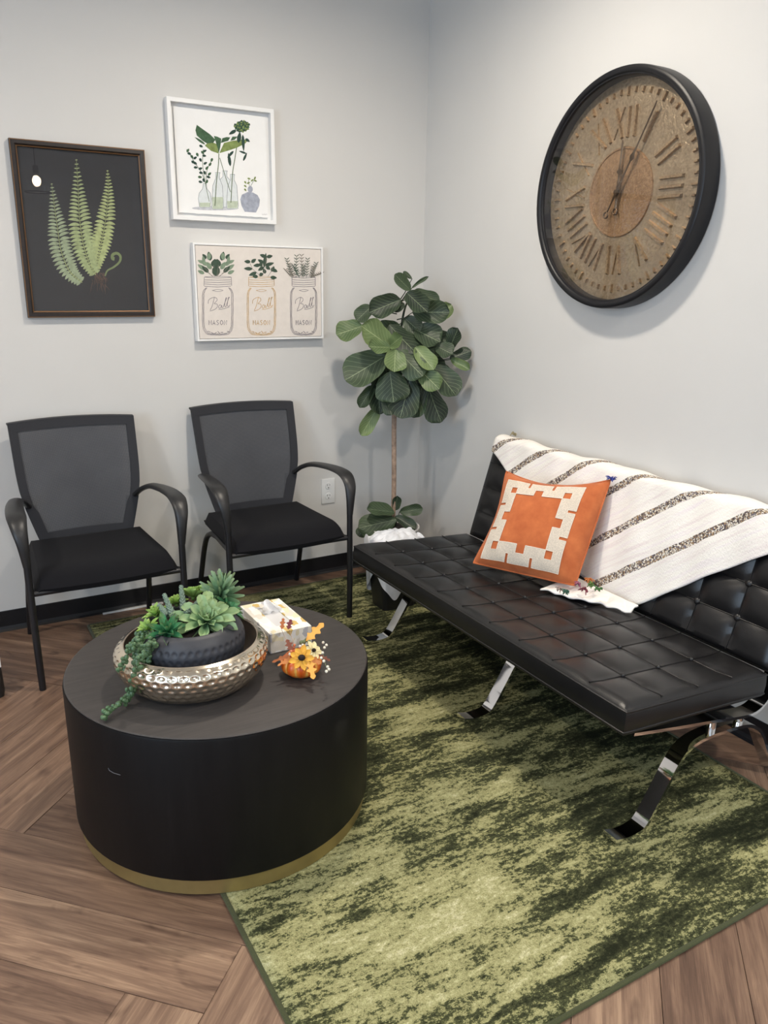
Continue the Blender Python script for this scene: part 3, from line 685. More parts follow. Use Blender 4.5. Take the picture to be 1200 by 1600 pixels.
F.poly(ml, [(570, 500), (585, 455), (625, 445), (658, 448), (640, 480), (600, 492)]); F.poly(ml, [(660, 480), (680, 440), (730, 440), (700, 470)])
F.leaf(ml, (425, 515), (325, 445), 22)
for a, b, w in (((735, 500), (750, 395), 40), ((660, 720), (640, 590), 30), ((690, 575), (630, 640), 26), ((715, 380), (645, 420), 34), ((775, 420), (785, 580), 30), ((800, 460), (842, 490), 28), ((780, 670), (815, 590), 22), ((810, 600), (740, 575), 20)): F.leaf(mdk, a, b, w)
rr = random.Random(2)
F.poly(ml, ell(770, 345, 66, 50)); F.poly(mdk, ell(762, 358, 48, 34))
for i in range(110):
    a = rr.uniform(0, 2*PI); r = rr.uniform(0, 1)**.5; F.poly(rr.choice((ml, mdk, mg)), ell(770+72*r*math.cos(a)*(1 if a else 1), 345+55*r*math.sin(a), 9, 8, 7))
for x, y, a in [(262, 570, -1), (275, 600, .4), (300, 630, 1), (330, 640, -.6), (350, 610, 1.2), (330, 690, .5), (380, 660, 1.1), (335, 730, .1), (380, 740, -.3), (425, 690, -.5), (420, 575, -.4), (385, 530, .5), (415, 620, .2), (440, 735, -1), (485, 660, 1.9), (465, 790, -.7), (420, 780, 1.2), (385, 780, .2), (375, 820, .1), (455, 820, .4), (410, 850, 1.3), (380, 865, .3), (440, 860, -1.2), (470, 700, -.9), (400, 590, .8), (310, 680, .7)]:
    F.leaf(rr.choice((ml, mdk)), (x-20*math.cos(a), y-20*math.sin(a)), (x+20*math.cos(a), y+20*math.sin(a)), 24)
for x, y, a in [(800, 870, 1), (800, 905, .7), (835, 835, .3), (865, 850, -.7), (890, 830, -1.1), (895, 855, .4), (830, 875, -.4), (800, 940, .9)]: F.leaf(mg, (x-16*math.cos(a), y-16*math.sin(a)), (x+16*math.cos(a), y+16*math.sin(a)), 16)
build_prints(ml, 'leaf_print', P_('leafgreen', sr(70, 98, 72), .25), A, AO); build_prints(mg, 'leaf_print', P_('leafpale', sr(124, 140, 84), .25), A, AO); build_prints(mdk, 'leaf_print', P_('leafdark', sr(48, 70, 62), .25), A, AO)
mb = MB()
for k in range(5): F.line(mb, [(955+k*10, 1172+(k % 2)*6), (960+k*10, 1164), (964+k*10, 1176)], 2)
mb.build('print_signature', P_('sig', sr(170, 170, 172)), A, AO, smooth=False)
# --- mason jars canvas
A, AO = art('mason_jar_canvas', 'cream canvas of three mason jars holding herb sprigs', -1.1613, -.5633, 1.5787, 1.1758)
x1, x2, z1, z2 = -1.1613, -.5633, 1.1758, 1.5787
M['canvas'] = pm('cream_canvas', sr(222, 214, 206), .85, var=.03, scale=40, bmp=.35, bscale=500)
frame_mb(x1, x2, z1, z2, .01, [(0, .0), (0, .034), (.0006, .035), (.008, .035), (.0085, .034), (.0085, .0)]).build('frame', 'white_paint', A, AO, smooth=False)
MB().box((x1+.0105, -.033, z1+.0105), (x2-.0105, -.001, z2-.0105)).build('canvas', 'canvas', A, AO, smooth=False)
F = Flat(290, 370, 5.217, -.0333)
def jar(cx, wob, col, key):
    jl = MB(); r = random.Random(key)
    j = lambda x, y: (cx+x*wob+r.uniform(-1.5, 1.5), y+r.uniform(-1.5, 1.5))
    for k, y in enumerate((330, 350, 368, 385, 402)):
        F.line(jl, [j(-108, y), j(0, y+6), j(108, y)], 4)
    for sx in (-1, 1): F.line(jl, [j(sx*110, 328), j(sx*112, 400)], 4)
    F.line(jl, [j(-108, 328), j(0, 320), j(108, 328)], 3)
    for gsh in (0, 9, 18):
        body = sp2([(-98, 415), (-122, 450), (-126, 520), (-126, 640), (-122, 740), (-98, 785), (-70, 798), (0, 803), (70, 798), (98, 785), (122, 740), (126, 640), (126, 520), (122, 450), (98, 415)], 4)
        F.line(jl, [j(x*(1-gsh/160), y-gsh*.6*(y > 700)) for x, y in body], 3.2)
    for k in range(7): F.line(jl, [j(-80+k*26, 770+(k % 3)*9), j(-60+k*26, 778+(k % 2)*9)], 5)
    F.line(jl, sp2([j(-45, 437), j(0, 430), j(45, 437), j(0, 446), j(-45, 437)]), 3)
    # script wordmark across the jar
    S_ = lambda pts: [(cx+(x-255)*wob*.98, y) for x, y in pts]
    for st in ([(192, 600), (210, 560), (222, 515), (228, 490)], [(175, 545), (180, 515), (215, 495), (245, 500), (248, 520), (225, 545), (248, 548), (252, 570), (230, 592), (190, 606)],
               [(285, 560), (270, 555), (262, 575), (275, 582), (290, 558), (288, 578), (300, 574)], [(300, 574), (325, 510), (330, 500), (322, 500), (312, 560), (322, 572)], [(322, 572), (345, 505), (352, 495), (344, 496), (334, 556), (346, 566), (358, 555)],
               [(262, 592), (300, 588), (352, 572)]):
        F.line(jl, sp2(S_(st), 4), 4)
    gl = {'M': [[(0, 40), (0, 0), (10, 25), (20, 0), (20, 40)]], 'A': [[(0, 40), (10, 0), (20, 40)], [(4, 27), (16, 27)]], 'S': [[(18, 5), (8, 0), (1, 9), (9, 19), (18, 29), (10, 40), (0, 35)]], 'O': [[(10, 0), (0, 12), (0, 28), (10, 40), (20, 28), (20, 12), (10, 0)]], 'N': [[(0, 40), (0, 0), (20, 40), (20, 0)]]}
    for i, ch in enumerate('MASON'):
        for st in gl[ch]: F.line(jl, [(cx-72*wob+i*31*wob+x*wob, 680+y*.95) for x, y in st], 5)
    jl.build('jar_drawing', P_('jar'+key, col, .3), A, AO, smooth=False)
jar(262, 1.0, sr(128, 122, 128), 'a'); jar(618, .93, sr(190, 156, 104), 'b'); jar(962, .86, sr(128, 122, 128), 'c')
mdk, ml, msl = MB(), MB(), MB()
for sg in (-1, 1):
    for a, b, w, q in (((0, 320), (8, 230), 60, 0), ((15, 250), (8, 180), 60, 0), ((45, 195), (62, 120), 42, 0), ((62, 190), (52, 125), 34, 1), ((80, 180), (110, 140), 30, 0), ((70, 235), (125, 190), 34, 1), ((85, 270), (150, 225), 34, 1), ((95, 300), (150, 275), 30, 1), ((40, 265), (75, 205), 40, 1), ((60, 290), (115, 240), 36, 0), ((100, 215), (150, 190), 26, 1), ((95, 210), (108, 155), 26, 1)):
        F.leaf((mdk, ml)[q], (248+sg*a[0], a[1]), (248+sg*b[0], b[1]), w)
    for x, y in ((20, 230), (70, 290), (95, 250), (40, 240)): F.line(msl, [(248+sg*x*.3, 325), (248+sg*x, y)], 3)
for a, b in (((640, 250), (655, 130)), ((655, 165), (605, 145)), ((660, 165), (710, 155)), ((640, 215), (588, 185)), ((645, 235), (722, 212)), ((610, 230), (552, 235)), ((530, 205), (478, 200)), ((535, 210), (575, 180)), ((545, 262), (475, 258)), ((640, 245), (590, 275)), ((650, 300), (635, 260)), ((655, 240), (690, 268)), ((700, 285), (722, 240)), ((705, 265), (750, 285)), ((690, 330), (745, 335)), ((580, 290), (515, 315)), ((600, 312), (635, 300)), ((590, 325), (545, 322)), ((625, 240), (600, 215))): F.leaf(mdk, a, b, 30)
for l in ([(610, 325), (590, 300), (545, 262), (525, 215)], [(640, 300), (650, 230), (657, 170)], [(670, 325), (700, 280), (715, 240)]): F.line(msl, l, 3)
rr = random.Random(8)
for (bx, tx, ty, q) in ((900, 905, 160, 0), (950, 945, 155, 1), (985, 995, 185, 0), (1020, 1065, 220, 0), (870, 825, 185, 0), (870, 815, 270, 1), (930, 880, 235, 0), (1010, 1110, 300, 1), (960, 960, 240, 0), (880, 850, 230, 1), (1030, 1040, 250, 1)):
    F.line((mdk, msl)[q], [(bx, 335), (tx, ty)], 3)
    nn = 7
    for k in range(1, nn+1):
        t = k/nn; p = Vector((bx, 335)).lerp(Vector((tx, ty)), t)
        for sg in (-1, 1): F.leaf((mdk, msl)[q], p, p+Vector((sg*21, -17)), 6)
build_prints(mdk, 'leaf_print', P_('herb_dark', sr(66, 82, 70), .2), A, AO); build_prints(ml, 'leaf_print', P_('herb_pale', sr(128, 146, 124), .2), A, AO); msl.build('print_stem', P_('herb_stem', sr(126, 120, 110)), A, AO, smooth=False)
# ------------------------------------------------------------------ wall outlet
ol = thing('wall_outlet', 'white duplex electrical outlet on the wall beside the chair', 'outlet', (-.531, -.0003, .364)); OO = Vector((-.531, -.0003, .364))
MB().box((-.567, -.006, .366), (-.495, -.0005, .492), .0018).build('cover_plate', 'white_plastic', ol, OO)
for zc in (.4555, .4025):
    o = MB().lathe([(.0, .0), (.0165, .0), (.0175, .002), (.016, .0035), (.0, .0035)], 28); o.v = [Vector((v.x, -v.z, v.y)) for v in o.v]
    o.v = [v+Vector((-.531, -.0055, zc)) for v in o.v]; rcp = o.build('receptacle', 'white_plastic', ol, OO)
    s = MB().box((-.5385, -.0096, zc+.001), (-.5365, -.0088, zc+.010)).box((-.5255, -.0096, zc+.002), (-.5235, -.0088, zc+.009)).box((-.5335, -.0096, zc-.011), (-.5285, -.0088, zc-.006)); s.build('slot', 'dark_slot', rcp, OO, smooth=False)
sc_ = MB().lathe([(.0, .0), (.0032, .0), (.0028, .0012), (.0, .0014)], 14); sc_.v = [Vector((v.x-.531, -v.z-.0058, v.y+.429)) for v in sc_.v]; sc_.build('screw', 'white_plastic', ol, OO)
# ------------------------------------------------------------------ throw blanket over the backrest
def throw_mat():
    m, nt, bs = newmat('woven_striped_throw'); tc = N(nt, 'ShaderNodeUVMap'); mp = N(nt, 'ShaderNodeMapping'); nt.links.new(tc.outputs[0], mp.inputs['Vector']); v = mp.outputs[0]
    sx = N(nt, 'ShaderNodeSeparateXYZ'); nt.links.new(v, sx.inputs[0])           # u along stripes, v across (metres)
    wob = noise(nt, v, 30, 3)
    c = math_(nt, 'ADD', sx.outputs[1], math_(nt, 'MULTIPLY', math_(nt, 'SUBTRACT', wob, .5), .008))
    ph = math_(nt, 'PINGPONG', math_(nt, 'ADD', c, .3555+.745), .0745)             # stripe every .149 m
    inside = math_(nt, 'LESS_THAN', ph, .0135)
    mpf = N(nt, 'ShaderNodeMapping'); mpf.inputs['Scale'].default_value = (1, 1, 1); nt.links.new(tc.outputs[0], mpf.inputs['Vector'])
    vo = N(nt, 'ShaderNodeTexVoronoi', Scale=260.0); nt.links.new(mpf.outputs[0], vo.inputs['Vector'])
    bw = N(nt, 'ShaderNodeSeparateColor'); nt.links.new(vo.outputs['Color'], bw.inputs[0])
    strp = ramp(nt, bw.outputs[0], [(.0, sr(84, 76, 76)), (.24, sr(140, 124, 108)), (.40, sr(214, 206, 190)), (.60, sr(156, 128, 96)), (.74, sr(112, 106, 116)), (.86, sr(228, 222, 212))])
    strp.color_ramp.interpolation = 'CONSTANT'
    mz = N(nt, 'ShaderNodeMapping'); mz.inputs['Scale'].default_value = (4, 60, 1); nt.links.new(tc.outputs[0], mz.inputs['Vector'])
    n2 = noise(nt, mz.outputs[0], 1.0, 4)
    basec = ramp(nt, n2, [(.25, sr(226, 214, 212)), (.5, sr(240, 236, 228)), (.75, sr(232, 222, 224))])
    mx = N(nt, 'ShaderNodeMix', data_type='RGBA'); nt.links.new(inside, mx.inputs[0]); nt.links.new(basec.outputs[0], mx.inputs[6]); nt.links.new(strp.outputs[0], mx.inputs[7])
    nt.links.new(mx.outputs[2], bs.inputs['Base Color']); bs.inputs['Roughness'].default_value = .95; bs.inputs['Specular IOR Level'].default_value = .1
    mw = N(nt, 'ShaderNodeMapping'); mw.inputs['Scale'].default_value = (300, 120, 1); nt.links.new(tc.outputs[0], mw.inputs['Vector'])
    w = noise(nt, mw.outputs[0], 1.0, 2); bump(nt, bs, w, .8, .003); return m
M['throw'] = throw_mat()
thr = thing('throw_blanket', 'cream woven throw with dark speckled stripes draped over the sofa back', 'blanket', (-.11, -1.5, .80)); TO = Vector((-.11, -1.5, .80))
def interp(ks, x):
    if x <= ks[0][0]: return ks[0][1]
    for (a, b), (c, d) in zip(ks, ks[1:]):
        if x <= c: return b+(d-b)*(x-a)/(c-a)
    return ks[-1][1]
BOT = [(-2.245, .400), (-2.129, .318), (-1.957, .190), (-1.844, .098), (-1.735, .012), (-1.60, .012), (-1.10, .10), (-.95, .295), (-.905, .318), (-.795, .372)]
TOPT = .447
def throw_pt(y, s):
    """s: arc position along the drape, t up the backrest then over the top and down behind"""
    wv = .0035*math.sin(19*y+6*s)+.0025*math.sin(43*y-11*s)+.003*math.sin(9*y+21*s)
    off = .010+wv
    if s <= TOPT-.03: return bpt(y, s, off)
    a = (s-(TOPT-.03)); R = .052
    if a < PI*R*.92:
        ang = a/R; c = bpt(y, TOPT-.03, off-R); ridge = .004*math.sin(12*y)+.003*math.sin(31*y)
        return c+BNRM*(R*math.cos(ang))+BD*((R*.62+ridge)*math.sin(ang))
    c = bpt(y, TOPT-.03, off-R)+BNRM*(-R*.97); return c-BD*min(a-PI*R*.92, .10)
NU, NV = 150, 48; mb = MB(); uv = []
for j in range(NV+1):
    for i in range(NU+1):
        y = -.795-(2.245-.795)*i/NU; b = interp(BOT, y)
        s = b+(.60-b)*j/NV; p = throw_pt(y, s)
        if p.x > -.009: p.x = -.009
        mb.v.append(p); uv.append((y*.78-s*.62, (s+.80*y)*.7809))
mb.f = [(j*(NU+1)+i, j*(NU+1)+i+1, (j+1)*(NU+1)+i+1, (j+1)*(NU+1)+i) for j in range(NV) for i in range(NU)]
to = mb.build('cloth', 'throw', thr, TO)
ul = to.data.uv_layers.new(name='UVMap')
for lp_ in to.data.loops: ul.data[lp_.index].uv = uv[lp_.vertex_index]
solidify(to, .005, 0)
# crumpled corner of the throw lying on the seat, and its knotted tassels
def crump(u, v):
    y = -1.49-.285*v; xf = -.440+.150*v+.007*math.sin(11*v+1)+.003*math.sin(31*v); x = xf+(-.262-xf)*u
    fold = .010*math.sin(PI*u)*abs(math.sin(13*v+2*u))+.005*abs(math.sin(17*v-5*u))*(1-u)+.022*u*u
    return (x, y, .428-.0635*(x+.787)+.004+fold)
cr_ = MB().grid(crump, 20, 60).build('crumpled_corner', 'throw', thr, TO); u2 = cr_.data.uv_layers.new(name='UVMap')
for lp_ in cr_.data.loops:
    c_ = cr_.data.vertices[lp_.vertex_index].co; u2.data[lp_.index].uv = (c_.y, c_.x*.03-.42)
solidify(cr_, .006, 0)
rr = random.Random(11)
for i, (px, py, colr) in enumerate(((925, 915, sr(92, 120, 60)), (915, 922, sr(120, 60, 70)), (905, 914, sr(150, 90, 110)), (935, 922, sr(70, 110, 60)), (885, 926, sr(60, 96, 80)), (875, 922, sr(170, 150, 140)), (922, 908, sr(190, 120, 70)), (957, 750, sr(50, 60, 130)), (803, 679, sr(150, 140, 110)))):
    p = onz(px, py, .455) if i < 7 else onx(px, py, -.15 if i == 7 else -.07); t_ = MB()
    for k in range(20):
        d = Vector((rr.uniform(-1, .3), rr.uniform(-1, 1), rr.uniform(-.4, .6)))*rr.uniform(.012, .022)
        t_.tube(smooth_path([p, p+d*.5+Vector((0, 0, .006)), p+d], 3), [.0020]*6+[.0012], 5)
    t_.build('tassel', pm('yarn_%d' % i, colr, .95, var=.3, scale=200), thr, TO)
# ------------------------------------------------------------------ orange pillow
pil = thing('throw_pillow', 'orange velvet square pillow with beige fretwork border on the sofa', 'pillow', (-.44, -1.40, .425)); PO = Vector((-.44, -1.40, .425))
cBL, cBR, cTL, cTR = Vector((-.535, -1.235, .444)), Vector((-.355, -1.575, .440)), Vector((-.325, -1.135, .745)), Vector((-.150, -1.495, .772))
pn = (cBR-cBL).cross(cTL-cBL).normalized(); pn = pn if pn.x < 0 else -pn
def pil_pt(u, v, side, ex=0):
    pt_, pl_, pr_ = .105, .055, .0
    uu = u+pl_*math.sin(PI*v)**1.3*(1-u)**3-pr_*math.sin(PI*v)*u**3; vv = v-pt_*math.sin(PI*u)**.9*v**3
    p = cBL*(1-uu)*(1-vv)+cBR*uu*(1-vv)+cTL*(1-uu)*vv+cTR*uu*vv
    e = max(0, (1-abs(2*u-1)**2.6)*(1-abs(2*v-1)**2.6)); hgt = .078*e**.55
    wr = .0030*math.sin(26*u+9*v)*math.sin(17*v)*(1-e)+.0035*math.sin(7*u-5*v+1)*e+.0035*math.sin(38*u)*max(0, v-.72)*(1 if .1 < u < .9 else 0)
    return p+pn*(side*(hgt+wr)+ex)
def velvet():
    m, nt, bs = newmat('burnt_orange_velvet'); v = mapping(nt, (1, 1, 1)); n = noise(nt, v, 14, 4, .6); f = noise(nt, v, 900, 2)
    r = ramp(nt, n, [(.3, sr(168, 86, 48)), (.7, sr(198, 112, 66))]); nt.links.new(r.outputs[0], bs.inputs['Base Color']); bs.inputs['Roughness'].default_value = .85
    bs.inputs['Sheen Weight'].default_value = .35; bs.inputs['Sheen Tint'].default_value = (1, .7, .5, 1); bs.inputs['Specular IOR Level'].default_value = .2; bump(nt, bs, f, .2, .0008); return m
M['velvet'] = velvet(); M['linen'] = fabric('beige_linen', sr(206, 194, 178), 500, .9, .1, .5); M['trimcord'] = fabric('pale_cord', sr(228, 216, 200), 600)
mb = MB().grid(lambda u, v: pil_pt(u, v, 1), 40, 40).grid(lambda u, v: pil_pt(u, v, -1), 40, 40)
mb.build('cushion', 'velvet', pil, PO, weld=True)
pp = [pil_pt(k/30, 0, 0) for k in range(30)]+[pil_pt(1, k/30, 0) for k in range(30)]+[pil_pt(1-k/30, 1, 0) for k in range(30)]+[pil_pt(0, 1-k/30, 0) for k in range(30)]
MB().tube(pp+pp[:2], .0035, 7, caps=False).build('piping', 'velvet', pil, PO)
def fret(x, y):                               # beige where True, 0..1 square
    IN, ST = .195, .105
    m = min(x, 1-x, y, 1-y)
    if m < 0 or m > IN: return False
    a, b = min(x, 1-x), min(y, 1-y)
    if ST < a < IN and ST < b < IN: return False
    for p, q in ((x, y), (y, x)):
        qq = min(q, 1-q)
        if .445 < p < .555 and ST < qq <= IN+.001: return False
        if qq < .088 and (abs(p-.345) < .018 or abs(p-.655) < .018): return False
    return True
NF = 110; mb = MB(); lo_, hi_ = (.075, .045), (.845, .900)
lim = [0]+sorted(set([i/NF for i in range(1, NF)]+[.105, .195, .445, .555, .895, .805, .327, .363, .637, .673, .088, .912]))+[1]; idx = {}
def fv(i, j):
    if (i, j) not in idx: idx[(i, j)] = len(mb.v); mb.v.append(pil_pt(lo_[0]+(hi_[0]-lo_[0])*lim[i], lo_[1]+(hi_[1]-lo_[1])*lim[j], 1, .0016))
    return idx[(i, j)]
for i in range(len(lim)-1):
    for j in range(len(lim)-1):
        if fret((lim[i]+lim[i+1])/2, (lim[j]+lim[j+1])/2): mb.f.append((fv(i, j), fv(i+1, j), fv(i+1, j+1), fv(i, j+1)))
ap = mb.build('fretwork_band', 'linen', pil, PO); solidify(ap, .002, 0)
bm = bmesh.new(); bm.from_mesh(ap.data); tr_ = MB()
for e in bm.edges:
    if len(e.link_faces) == 1: tr_.tube([e.verts[0].co+pn*.0008, e.verts[1].co+pn*.0008], .0012, 4, caps=False)
bm.free(); tr_.build('band_edging', 'trimcord', pil)
# ------------------------------------------------------------------ fiddle-leaf fig
def leaf_mat(name, c0, c1, vein, nv=7.0, rough=.45):
    """leaf local axes: x 0..1 along, y across"""
    m, nt, bs = newmat(name); tc = N(nt, 'ShaderNodeUVMap'); sx = N(nt, 'ShaderNodeSeparateXYZ'); nt.links.new(tc.outputs[0], sx.inputs[0])
    ay = math_(nt, 'ABSOLUTE', math_(nt, 'SUBTRACT', sx.outputs[1], .5))
    mid = math_(nt, 'LESS_THAN', ay, .012)
    ph = math_(nt, 'FRACT', math_(nt, 'SUBTRACT', math_(nt, 'MULTIPLY', sx.outputs[0], nv), math_(nt, 'MULTIPLY', ay, nv*.9)))
    sd = math_(nt, 'LESS_THAN', math_(nt, 'ABSOLUTE', math_(nt, 'SUBTRACT', ph, .5)), .045)
    vn = math_(nt, 'MAXIMUM', mid, math_(nt, 'MULTIPLY', sd, .6))
    v = mapping(nt, (1, 1, 1), rnd=True); n = noise(nt, v, 3.0, 3); oi = N(nt, 'ShaderNodeObjectInfo')
    s = math_(nt, 'ADD', math_(nt, 'MULTIPLY', n, .5), math_(nt, 'MULTIPLY', oi.outputs['Random'], .5)); s = math_(nt, 'ADD', s, math_(nt, 'MULTIPLY', math_(nt, 'POWER', math_(nt, 'MULTIPLY', ay, 2.0), 3.0), .25))
    r = ramp(nt, s, [(.25, c0), (.85, c1)])
    mx = N(nt, 'ShaderNodeMix', data_type='RGBA'); nt.links.new(math_(nt, 'MULTIPLY', vn, .75), mx.inputs[0]); nt.links.new(r.outputs[0], mx.inputs[6]); mx.inputs[7].default_value = (*vein, 1)
    nt.links.new(mx.outputs[2], bs.inputs['Base Color']); bs.inputs['Roughness'].default_value = rough; bs.inputs['Specular IOR Level'].default_value = .35
    bump(nt, bs, vn, -.25, .01); return m
M['fig'] = leaf_mat('fig_leaf', sr(34, 46, 36), sr(66, 82, 58), sr(134, 148, 116)); M['fig_light'] = leaf_mat('fig_leaf_young', sr(76, 96, 60), sr(116, 134, 88), sr(166, 178, 134))
M['bark'] = pm('grey_brown_bark', sr(160, 136, 118), .8, var=.3, scale=60, bmp=.5, bscale=120); M['stem_green'] = pm('dark_green_stem', sr(44, 54, 36), .6)
def leaf_mesh(name, wprof, curl, cup, wave, mat, nu=12, nv=8, seed=0):
    r = random.Random(seed); ph = r.uniform(0, 6); mb = MB(); uvs = []
    for i in range(nu+1):
        u = i/nu
        for j in range(nv+1):
            s = 2*j/nv-1; w = interp(wprof, u)*.5
            mb.v.append(Vector((u, s*w, curl*(u-u*u*1.0)*-1+curl*-.6*u*u+cup*s*s*(.2+w)+wave*math.sin(ph+9*u+2.5*s)*abs(s)))); uvs.append((u, j/nv))
    mb.f = [(i*(nv+1)+j, (i+1)*(nv+1)+j, (i+1)*(nv+1)+j+1, i*(nv+1)+j+1) for i in range(nu) for j in range(nv)]
    o = mb.build(name, mat, None); l = o.data.uv_layers.new(name='UVMap')
    for lp_ in o.data.loops: l.data[lp_.index].uv = uvs[lp_.vertex_index]
    me = o.data; bpy.data.objects.remove(o); return me
FIGP = [(0, .08), (.04, .30), (.10, .54), (.2, .74), (.32, .84), (.45, .90), (.62, 1.0), (.76, .98), (.88, .80), (.95, .55), (1, .12)]
FIG = [leaf_mesh('fig_leaf', FIGP, c, cu, .030, 'fig', seed=k) for k, (c, cu) in enumerate(((.10, .12), (-.08, .16), (.18, -.10), (.05, .22)))]
FIGL = [leaf_mesh('fig_leaf', FIGP, c, cu, .035, 'fig_light', seed=k+9) for k, (c, cu) in enumerate(((.10, .12), (-.05, .18)))]
def place_leaf(me, base, tip, width, nrm, parent, off, name='leaf', wscale=1.0):
    x = tip-base; L = x.length; x = x/L; z = nrm-x*nrm.dot(x); z = z.normalized() if z.length > 1e-4 else Vector((0, 0, 1)); y = z.cross(x)
    o = bpy.data.objects.new(name, me); COL.objects.link(o); o.parent = parent
    b = base-off; m = Matrix(((x.x*L, y.x*width, z.x*L, b.x), (x.y*L, y.y*width, z.y*L, b.y), (x.z*L, y.z*width, z.z*L, b.z), (0, 0, 0, 1)))
    o.matrix_local = m; return o
TRK = ony(614, 800, -.26); TRK.z = RZ
fig = thing('potted_fig_tree', 'fiddle-leaf fig tree in a white pot in the room corner', 'plant', TRK); FO = TRK.copy()
M['pot_white'] = pm('white_ceramic_pot', (.68, .67, .65), .5, var=.06, bmp=.1); M['soil'] = pm('dark_soil', (.02, .014, .010), .95, var=.5, scale=80, bmp=1, bscale=90, bdist=.006)
MB().lathe([(.0, .001), (.095, .001), (.104, .006), (.128, .262), (.133, .274), (.131, .280), (.125, .278), (.119, .257), (.0, .254)], 48).build('pot', 'pot_white', fig)
MB().lathe([(.0, .258), (.08, .260), (.119, .2585), (.119, .250), (.0, .250)], 32).build('soil', 'soil', fig)
tk = [TRK+Vector((0, 0, .22)), TRK+Vector((.003, 0, .5)), TRK+Vector((-.002, 0, .8)), TRK+Vector((.006, .0, 1.05))]
MB().tube(smooth_path(tk, 5), [.0115]*11+[.011, .010, .009, .008, .007], 12).build('trunk', 'bark', fig, FO)
top_ = ony(500+478/3.404, 400+190/3.404, -.26)
MB().tube(smooth_path([tk[-1], ony(500+440/3.404, 400+330/3.404, -.26), ony(500+465/3.404, 400+240/3.404, -.26), top_], 5), [.007-.0003*k for k in range(16)], 8).build('stem', 'stem_green', fig, FO)
DEP = (TRK-CAM).dot(FW)          # distance plane of the trunk
def fp(cx, cy, d):               # pixel in the plant crop, d metres nearer the camera than the trunk
    r_ = ray(500+cx/3.404, 400+cy/3.404); zc = 1.0
    k = (Vector((TRK.x, TRK.y, CAM.z))-CAM); k = math.hypot(k.x, k.y)-d; hl = math.hypot(r_.x, r_.y)
    p = CAM+r_*(k/hl); p.x = min(p.x, -.012); p.y = min(p.y, -.012); return p
LV = [  # base, tip, width (px in crop), light?, base depth, tip depth
 (480, 180, 400, 98, 62, 0, .0, .03), (488, 172, 578, 113, 20, 0, .0, -.02), (490, 120, 447, 80, 24, 0, 0, .0), (462, 196, 572, 296, 100, 0, .03, .10), (495, 188, 640, 240, 66, 0, 0, -.03),
 (492, 300, 690, 300, 112, 0, .02, .03), (600, 350, 700, 258, 84, 1, -.03, -.06), (428, 232, 262, 300, 112, 0, .02, .06), (445, 250, 388, 292, 54, 0, 0, .03), (276, 265, 196, 345, 84, 0, .0, .0),
 (225, 372, 86, 415, 112, 1, .02, .02), (372, 480, 215, 372, 138, 1, .10, .15), (372, 486, 262, 478, 84, 1, .13, .18), (372, 480, 440, 425, 78, 1, .12, .17), (368, 365, 515, 500, 158, 0, .05, .12),
 (505, 390, 640, 455, 140, 0, .03, .05), (560, 410, 690, 500, 140, 0, .0, .02), (690, 490, 738, 384, 86, 0, .02, .03), (690, 545, 802, 500, 70, 0, .03, .02), (695, 550, 796, 604, 50, 1, .04, .05),
 (350, 530, 132, 655, 180, 0, .10, .13), (400, 498, 395, 618, 118, 1, .16, .20), (415, 505, 545, 632, 132, 0, .12, .17), (505, 486, 606, 606, 96, 1, .10, .13), (525, 600, 634, 705, 108, 1, .11, .15),
 (600, 585, 722, 748, 138, 0, .07, .10), (372, 615, 392, 776, 176, 0, .12, .15), (310, 640, 318, 842, 110, 0, .05, .07), (480, 650, 425, 862, 158, 0, .09, .12), (545, 690, 492, 860, 100, 0, .05, .07),
 (575, 695, 655, 880, 136, 0, .06, .08), (285, 690, 210, 806, 66, 0, .06, .08), (312, 800, 220, 955, 76, 1, .04, .06), (620, 480, 705, 525, 90, 0, .05, .07), (345, 750, 385, 842, 70, 0, .10, .12),
 (430, 470, 330, 600, 130, 0, .03, .05), (520, 520, 640, 640, 140, 0, .02, .04), (420, 560, 300, 720, 140, 0, .0, .02), (480, 600, 560, 780, 150, 0, .0, .02), (440, 400, 300, 420, 130, 0, .0, .0),
 (500, 420, 560, 560, 140, 0, .04, .06), (430, 640, 470, 820, 150, 0, .03, .05), (560, 560, 690, 660, 130, 0, .0, .0), (350, 600, 250, 650, 120, 0, .02, .04), (450, 330, 530, 400, 90, 0, .0, .03),
 # shoots at the base
 (395, 1362, 246, 1350, 84, 0, .03, .08), (405, 1400, 212, 1440, 128, 0, .05, .11), (400, 1352, 412, 1276, 48, 0, .0, .0), (422, 1362, 548, 1344, 60, 0, .0, -.03), (400, 1385, 510, 1455, 62, 0, .02, .05), (250, 1425, 205, 1490, 60, 0, .05, .07)]
rr = random.Random(21); stm = []
for i, (bx, by, tx, ty, w, lt, d0, d1) in enumerate(LV):
    b, t_ = fp(bx, by, d0), fp(tx, ty, d1+.01); nrm = (CAM-t_).normalized()+Vector((rr.uniform(-.3, .3), rr.uniform(-.2, .2), rr.uniform(.1, .7)))
    wpx = 1.06*w/3.404/FPX*(t_-CAM).length
    place_leaf((FIGL if lt else FIG)[i % (2 if lt else 4)], b, t_, wpx, nrm, fig, FO)
    anch = TRK+Vector((0, 0, min(max(b.z-.05, .86), 1.32) if b.z > .6 else .24))
    if b.z > .6: anch = TRK+Vector((.004, 0, anch.z))
    MB().tube([anch, anch.lerp(b, .5)+Vector((0, 0, -.008)), b], [.0028, .0022, .0018], 6).build('petiole', 'stem_green', fig, FO)
